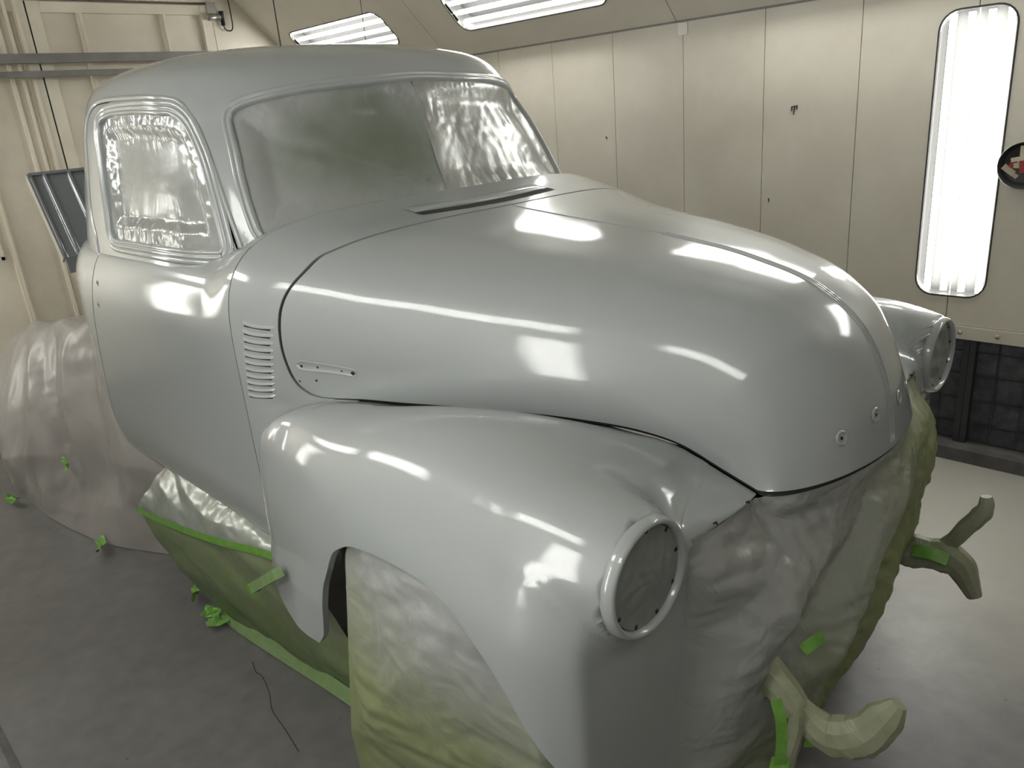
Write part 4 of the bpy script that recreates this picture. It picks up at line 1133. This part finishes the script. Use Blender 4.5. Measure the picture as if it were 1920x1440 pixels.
grid_obj('film', board(SILL, TAPE, 81, .010, .012)(S_, T_), 'board_film', RB)
grid_obj('paper', board(TAPE, FOOT, 83, .014, .03)(S_, np.linspace(0, 1, 40)[None] + 0 * S_), 'board_paper', RB)
c = catmull(TAPE, 12); c = c[:int(len(c) * .78)]
V = []
for i, p in enumerate(c): V += [p + np.array([0, -.006, .013]), p + np.array([0, -.0075, -.012])]
mesh_obj('tape', V, [(2 * i, 2 * i + 1, 2 * i + 3, 2 * i + 2) for i in range(len(c) - 1)], 'tape', RB, smooth=False)
c = catmull(FOOT, 12); V = []
for i, p in enumerate(c): V += [p + np.array([0, -.030, .003]), p + np.array([0, -.012, .052])]
mesh_obj('hem_tape', V, [(2 * i, 2 * i + 1, 2 * i + 3, 2 * i + 2) for i in range(len(c) - 1)], 'tape_pale', RB, smooth=False)
def scrap(name, parent, c, size, seed, m='tape', tilt=(0, 0, 0)):
    r = np.random.default_rng(seed); n = 7
    s_, t_ = np.meshgrid(np.linspace(-1, 1, n), np.linspace(-1, 1, 5), indexing='ij')
    P = np.stack([s_ * size[0] * (1 + .08 * np.sin(3 * t_ + seed)), t_ * size[1] * (1 + .12 * np.sin(2.2 * s_ + seed * 2)), size[2] * (crumple(s_, t_, seed, .8, 3) + .6)], -1)
    P[..., 2] += size[2] * 1.2 * np.abs(s_)
    ax = Matrix.Rotation(tilt[2], 3, 'Z') @ Matrix.Rotation(tilt[1], 3, 'Y') @ Matrix.Rotation(tilt[0], 3, 'X')
    P = P @ np.array(ax).T + np.array(c)
    return grid_obj(name, P, m, parent, smooth=False)
scrap('tape_tab', RB, (-2.10, -.762, .035), (.04, .018, .012), 3, tilt=(.9, 0, -.4))
scrap('tape_tab', RB, (-1.93, -.775, .030), (.036, .020, .012), 5, tilt=(.6, 0, .5))
scrap('tape_tab', RB, (-1.88, -.785, .012), (.04, .02, .010), 8, tilt=(.2, 0, 1.0))
# wrapped peg behind the fender skirt
pg = thing('wrapped_peg', 'short square peg wrapped in green tape beside the fender skirt', 'peg', (-1.15, -.89, .55))
MB().obox((-1.13, -.885, .566), (np.array([.83, -.06, .55]) / np.linalg.norm([.83, -.06, .55]), np.array([.06, 1., .02]), np.array([-.55, .0, .83]) / np.linalg.norm([.55, .83])), (.135, .012, .014)).obj('peg', 'tape_pale', pg, smooth=False)
MB().obox((-1.235, -.8785, .496), (np.array([.83, -.06, .55]) / np.linalg.norm([.83, -.06, .55]), np.array([.06, 1., .02]), np.array([-.55, .0, .83]) / np.linalg.norm([.55, .83])), (.012, .0135, .0155)).obj('peg_tape', 'tape', pg, smooth=False)

# plastic over the rear chassis
RP = thing('plastic_sheet', 'translucent plastic sheet draped over the rear chassis behind the cab', 'plastic sheet', (-3.4, -.6, 0))
#        x     ztop   ytop  ymid  zmid  yfoot
RK = [(-2.20, .78, -.60, -.70, .42, -.62), (-2.50, .98, -.66, -.745, .46, -.68), (-2.65, 1.03, -.70, -.80, .45, -.75), (-2.85, .985, -.71, -.83, .42, -.84), (-3.10, .955, -.72, -.87, .38, -.90),
      (-3.40, .915, -.73, -.93, .34, -.945), (-3.70, .865, -.74, -1.0, .26, -.965), (-3.95, .80, -.74, -.985, .24, -.97), (-4.30, .71, -.72, -.94, .24, -.93), (-4.70, .58, -.60, -.86, .20, -.86)]
rk = [spl([tuple([-k[0]] + list(k[1:])) for k in RK], i) for i in range(1, 6)]
def rear(s, t):
    X = 2.20 + 2.5 * s; zt, yt, ym, zm, yf = [f(X) for f in rk]
    # t: 0 far inner edge, .25 top edge, .7 mid, 1 floor
    def seg(a, b, lo, hi): return a + (b - a) * sstep(t, lo, hi)
    y = np.where(t < .25, .2 + (yt - .2) * (t / .25), np.where(t < .72, yt + (ym - yt) * np.clip((t - .25) / .47, 0, 1)**.85, ym + (yf - ym) * np.clip((t - .72) / .28, 0, 1)))
    z = np.where(t < .25, zt + .02 - .05 * (1 - t / .25), np.where(t < .72, zt + (zm - zt) * (t - .25) / .47, zm + (.006 - zm) * (t - .72) / .28))
    fade = sstep(t, .2, .34) * sstep(1 - t, 0, .06)
    x = -X + .05 * fade * crumple(X, z, 92, 1.6, 2) * sstep(s, .1, .2)
    drape = .050 * (tri(2.3 * X + .9 * z + .3 * np.sin(5 * z)) - .5) * (1 - sstep(z, .35, .2)) + .016 * crumple(X, z, 91, 1.9, 3, .5, aniso=.35) + .0025 * crumple(X, z, 93, 9., 3)
    gather = .05 * np.exp(-(((X - 3.0)**2) / .06 + ((z - .33)**2) / .03))
    y = y - fade * (drape - gather) 
    z = z + .03 * crumple(X, y, 95, 2.5, 3) * sstep(t, .05, .2) * (1 - sstep(t, .26, .42))
    return np.stack([x, y, np.maximum(z, .004)], -1)
S_, T_ = np.meshgrid(np.linspace(0, 1, 190), np.linspace(0, 1, 120), indexing='ij')
grid_obj('sheet', rear(S_, T_), 'plastic', RP)
P0 = rear(np.array([.36]), np.array([.76]))[0]
scrap('tape_tab', RP, P0 + np.array([.01, -.03, .01]), (.055, .014, .012), 12, tilt=(1.1, .25, -.2))
scrap('tape_tab', RP, (-3.72, -1.02, .025), (.05, .022, .014), 15, tilt=(.5, 0, .2))
scrap('tape_tab', RP, (-2.83, -.875, .022), (.055, .022, .016), 18, tilt=(.5, 0, -.3))

# ribbed bed panel standing behind the cab
BP = thing('bed_panel', 'dark grey ribbed steel bed panel leaning behind the cab', 'truck bed panel', (-2.85, 0, 0))
top = np.array([-2.955, 0, 1.604]); bot = np.array([-2.755, 0, 1.285]); dwn = bot - top; dl = np.linalg.norm(dwn); dwn /= dl
bn = np.cross((0, 1., 0), dwn); bn = bn * np.sign(bn[0])
ys = np.linspace(-.735, .735, 420); h = np.zeros_like(ys)
for yc in np.arange(-.735 + .055, .735, .0915): h += .012 * np.exp(-((ys - yc) / .0095)**4)
h += .016 * (np.exp(-((ys + .735) / .012)**4) + np.exp(-((ys - .735) / .012)**4))
rows = []
for q in np.linspace(0, 1, 14):
    rows.append([top + dwn * dl * q + np.array([0, yy, 0]) + bn * hh * min(1, 8 * (1 - q) + .05) for yy, hh in zip(ys, h)])
grid_obj('ribbed_sheet', np.array(rows), 'dark_panel', BP)
e2 = np.array([0, 1., 0])
MB().obox(top + bn * .004, (e2, dwn, bn), (.737, .006, .008)).obj('top_flange', 'dark_panel', BP, smooth=False)
MB().obox(bot + dwn * .022 - bn * .010, (e2, (dwn - bn * .6) / np.linalg.norm(dwn - bn * .6), bn), (.735, .030, .003)).obj('bottom_flange', 'dark_panel', BP, smooth=False)
for sy in (-1, 1): MB().obox((top + bot) / 2 + np.array([0, sy * .741, 0]) - bn * .004, (e2, dwn, bn), (.004, dl / 2, .018)).obj('side_flange', 'dark_panel', BP, smooth=False)
for yy in (-.25, .25):
    MB().tube([(-2.80, yy, .0), (-2.80, yy, 1.30), (-2.875, yy, 1.42)], .014, 10).obj('stand_post', 'black', BP)
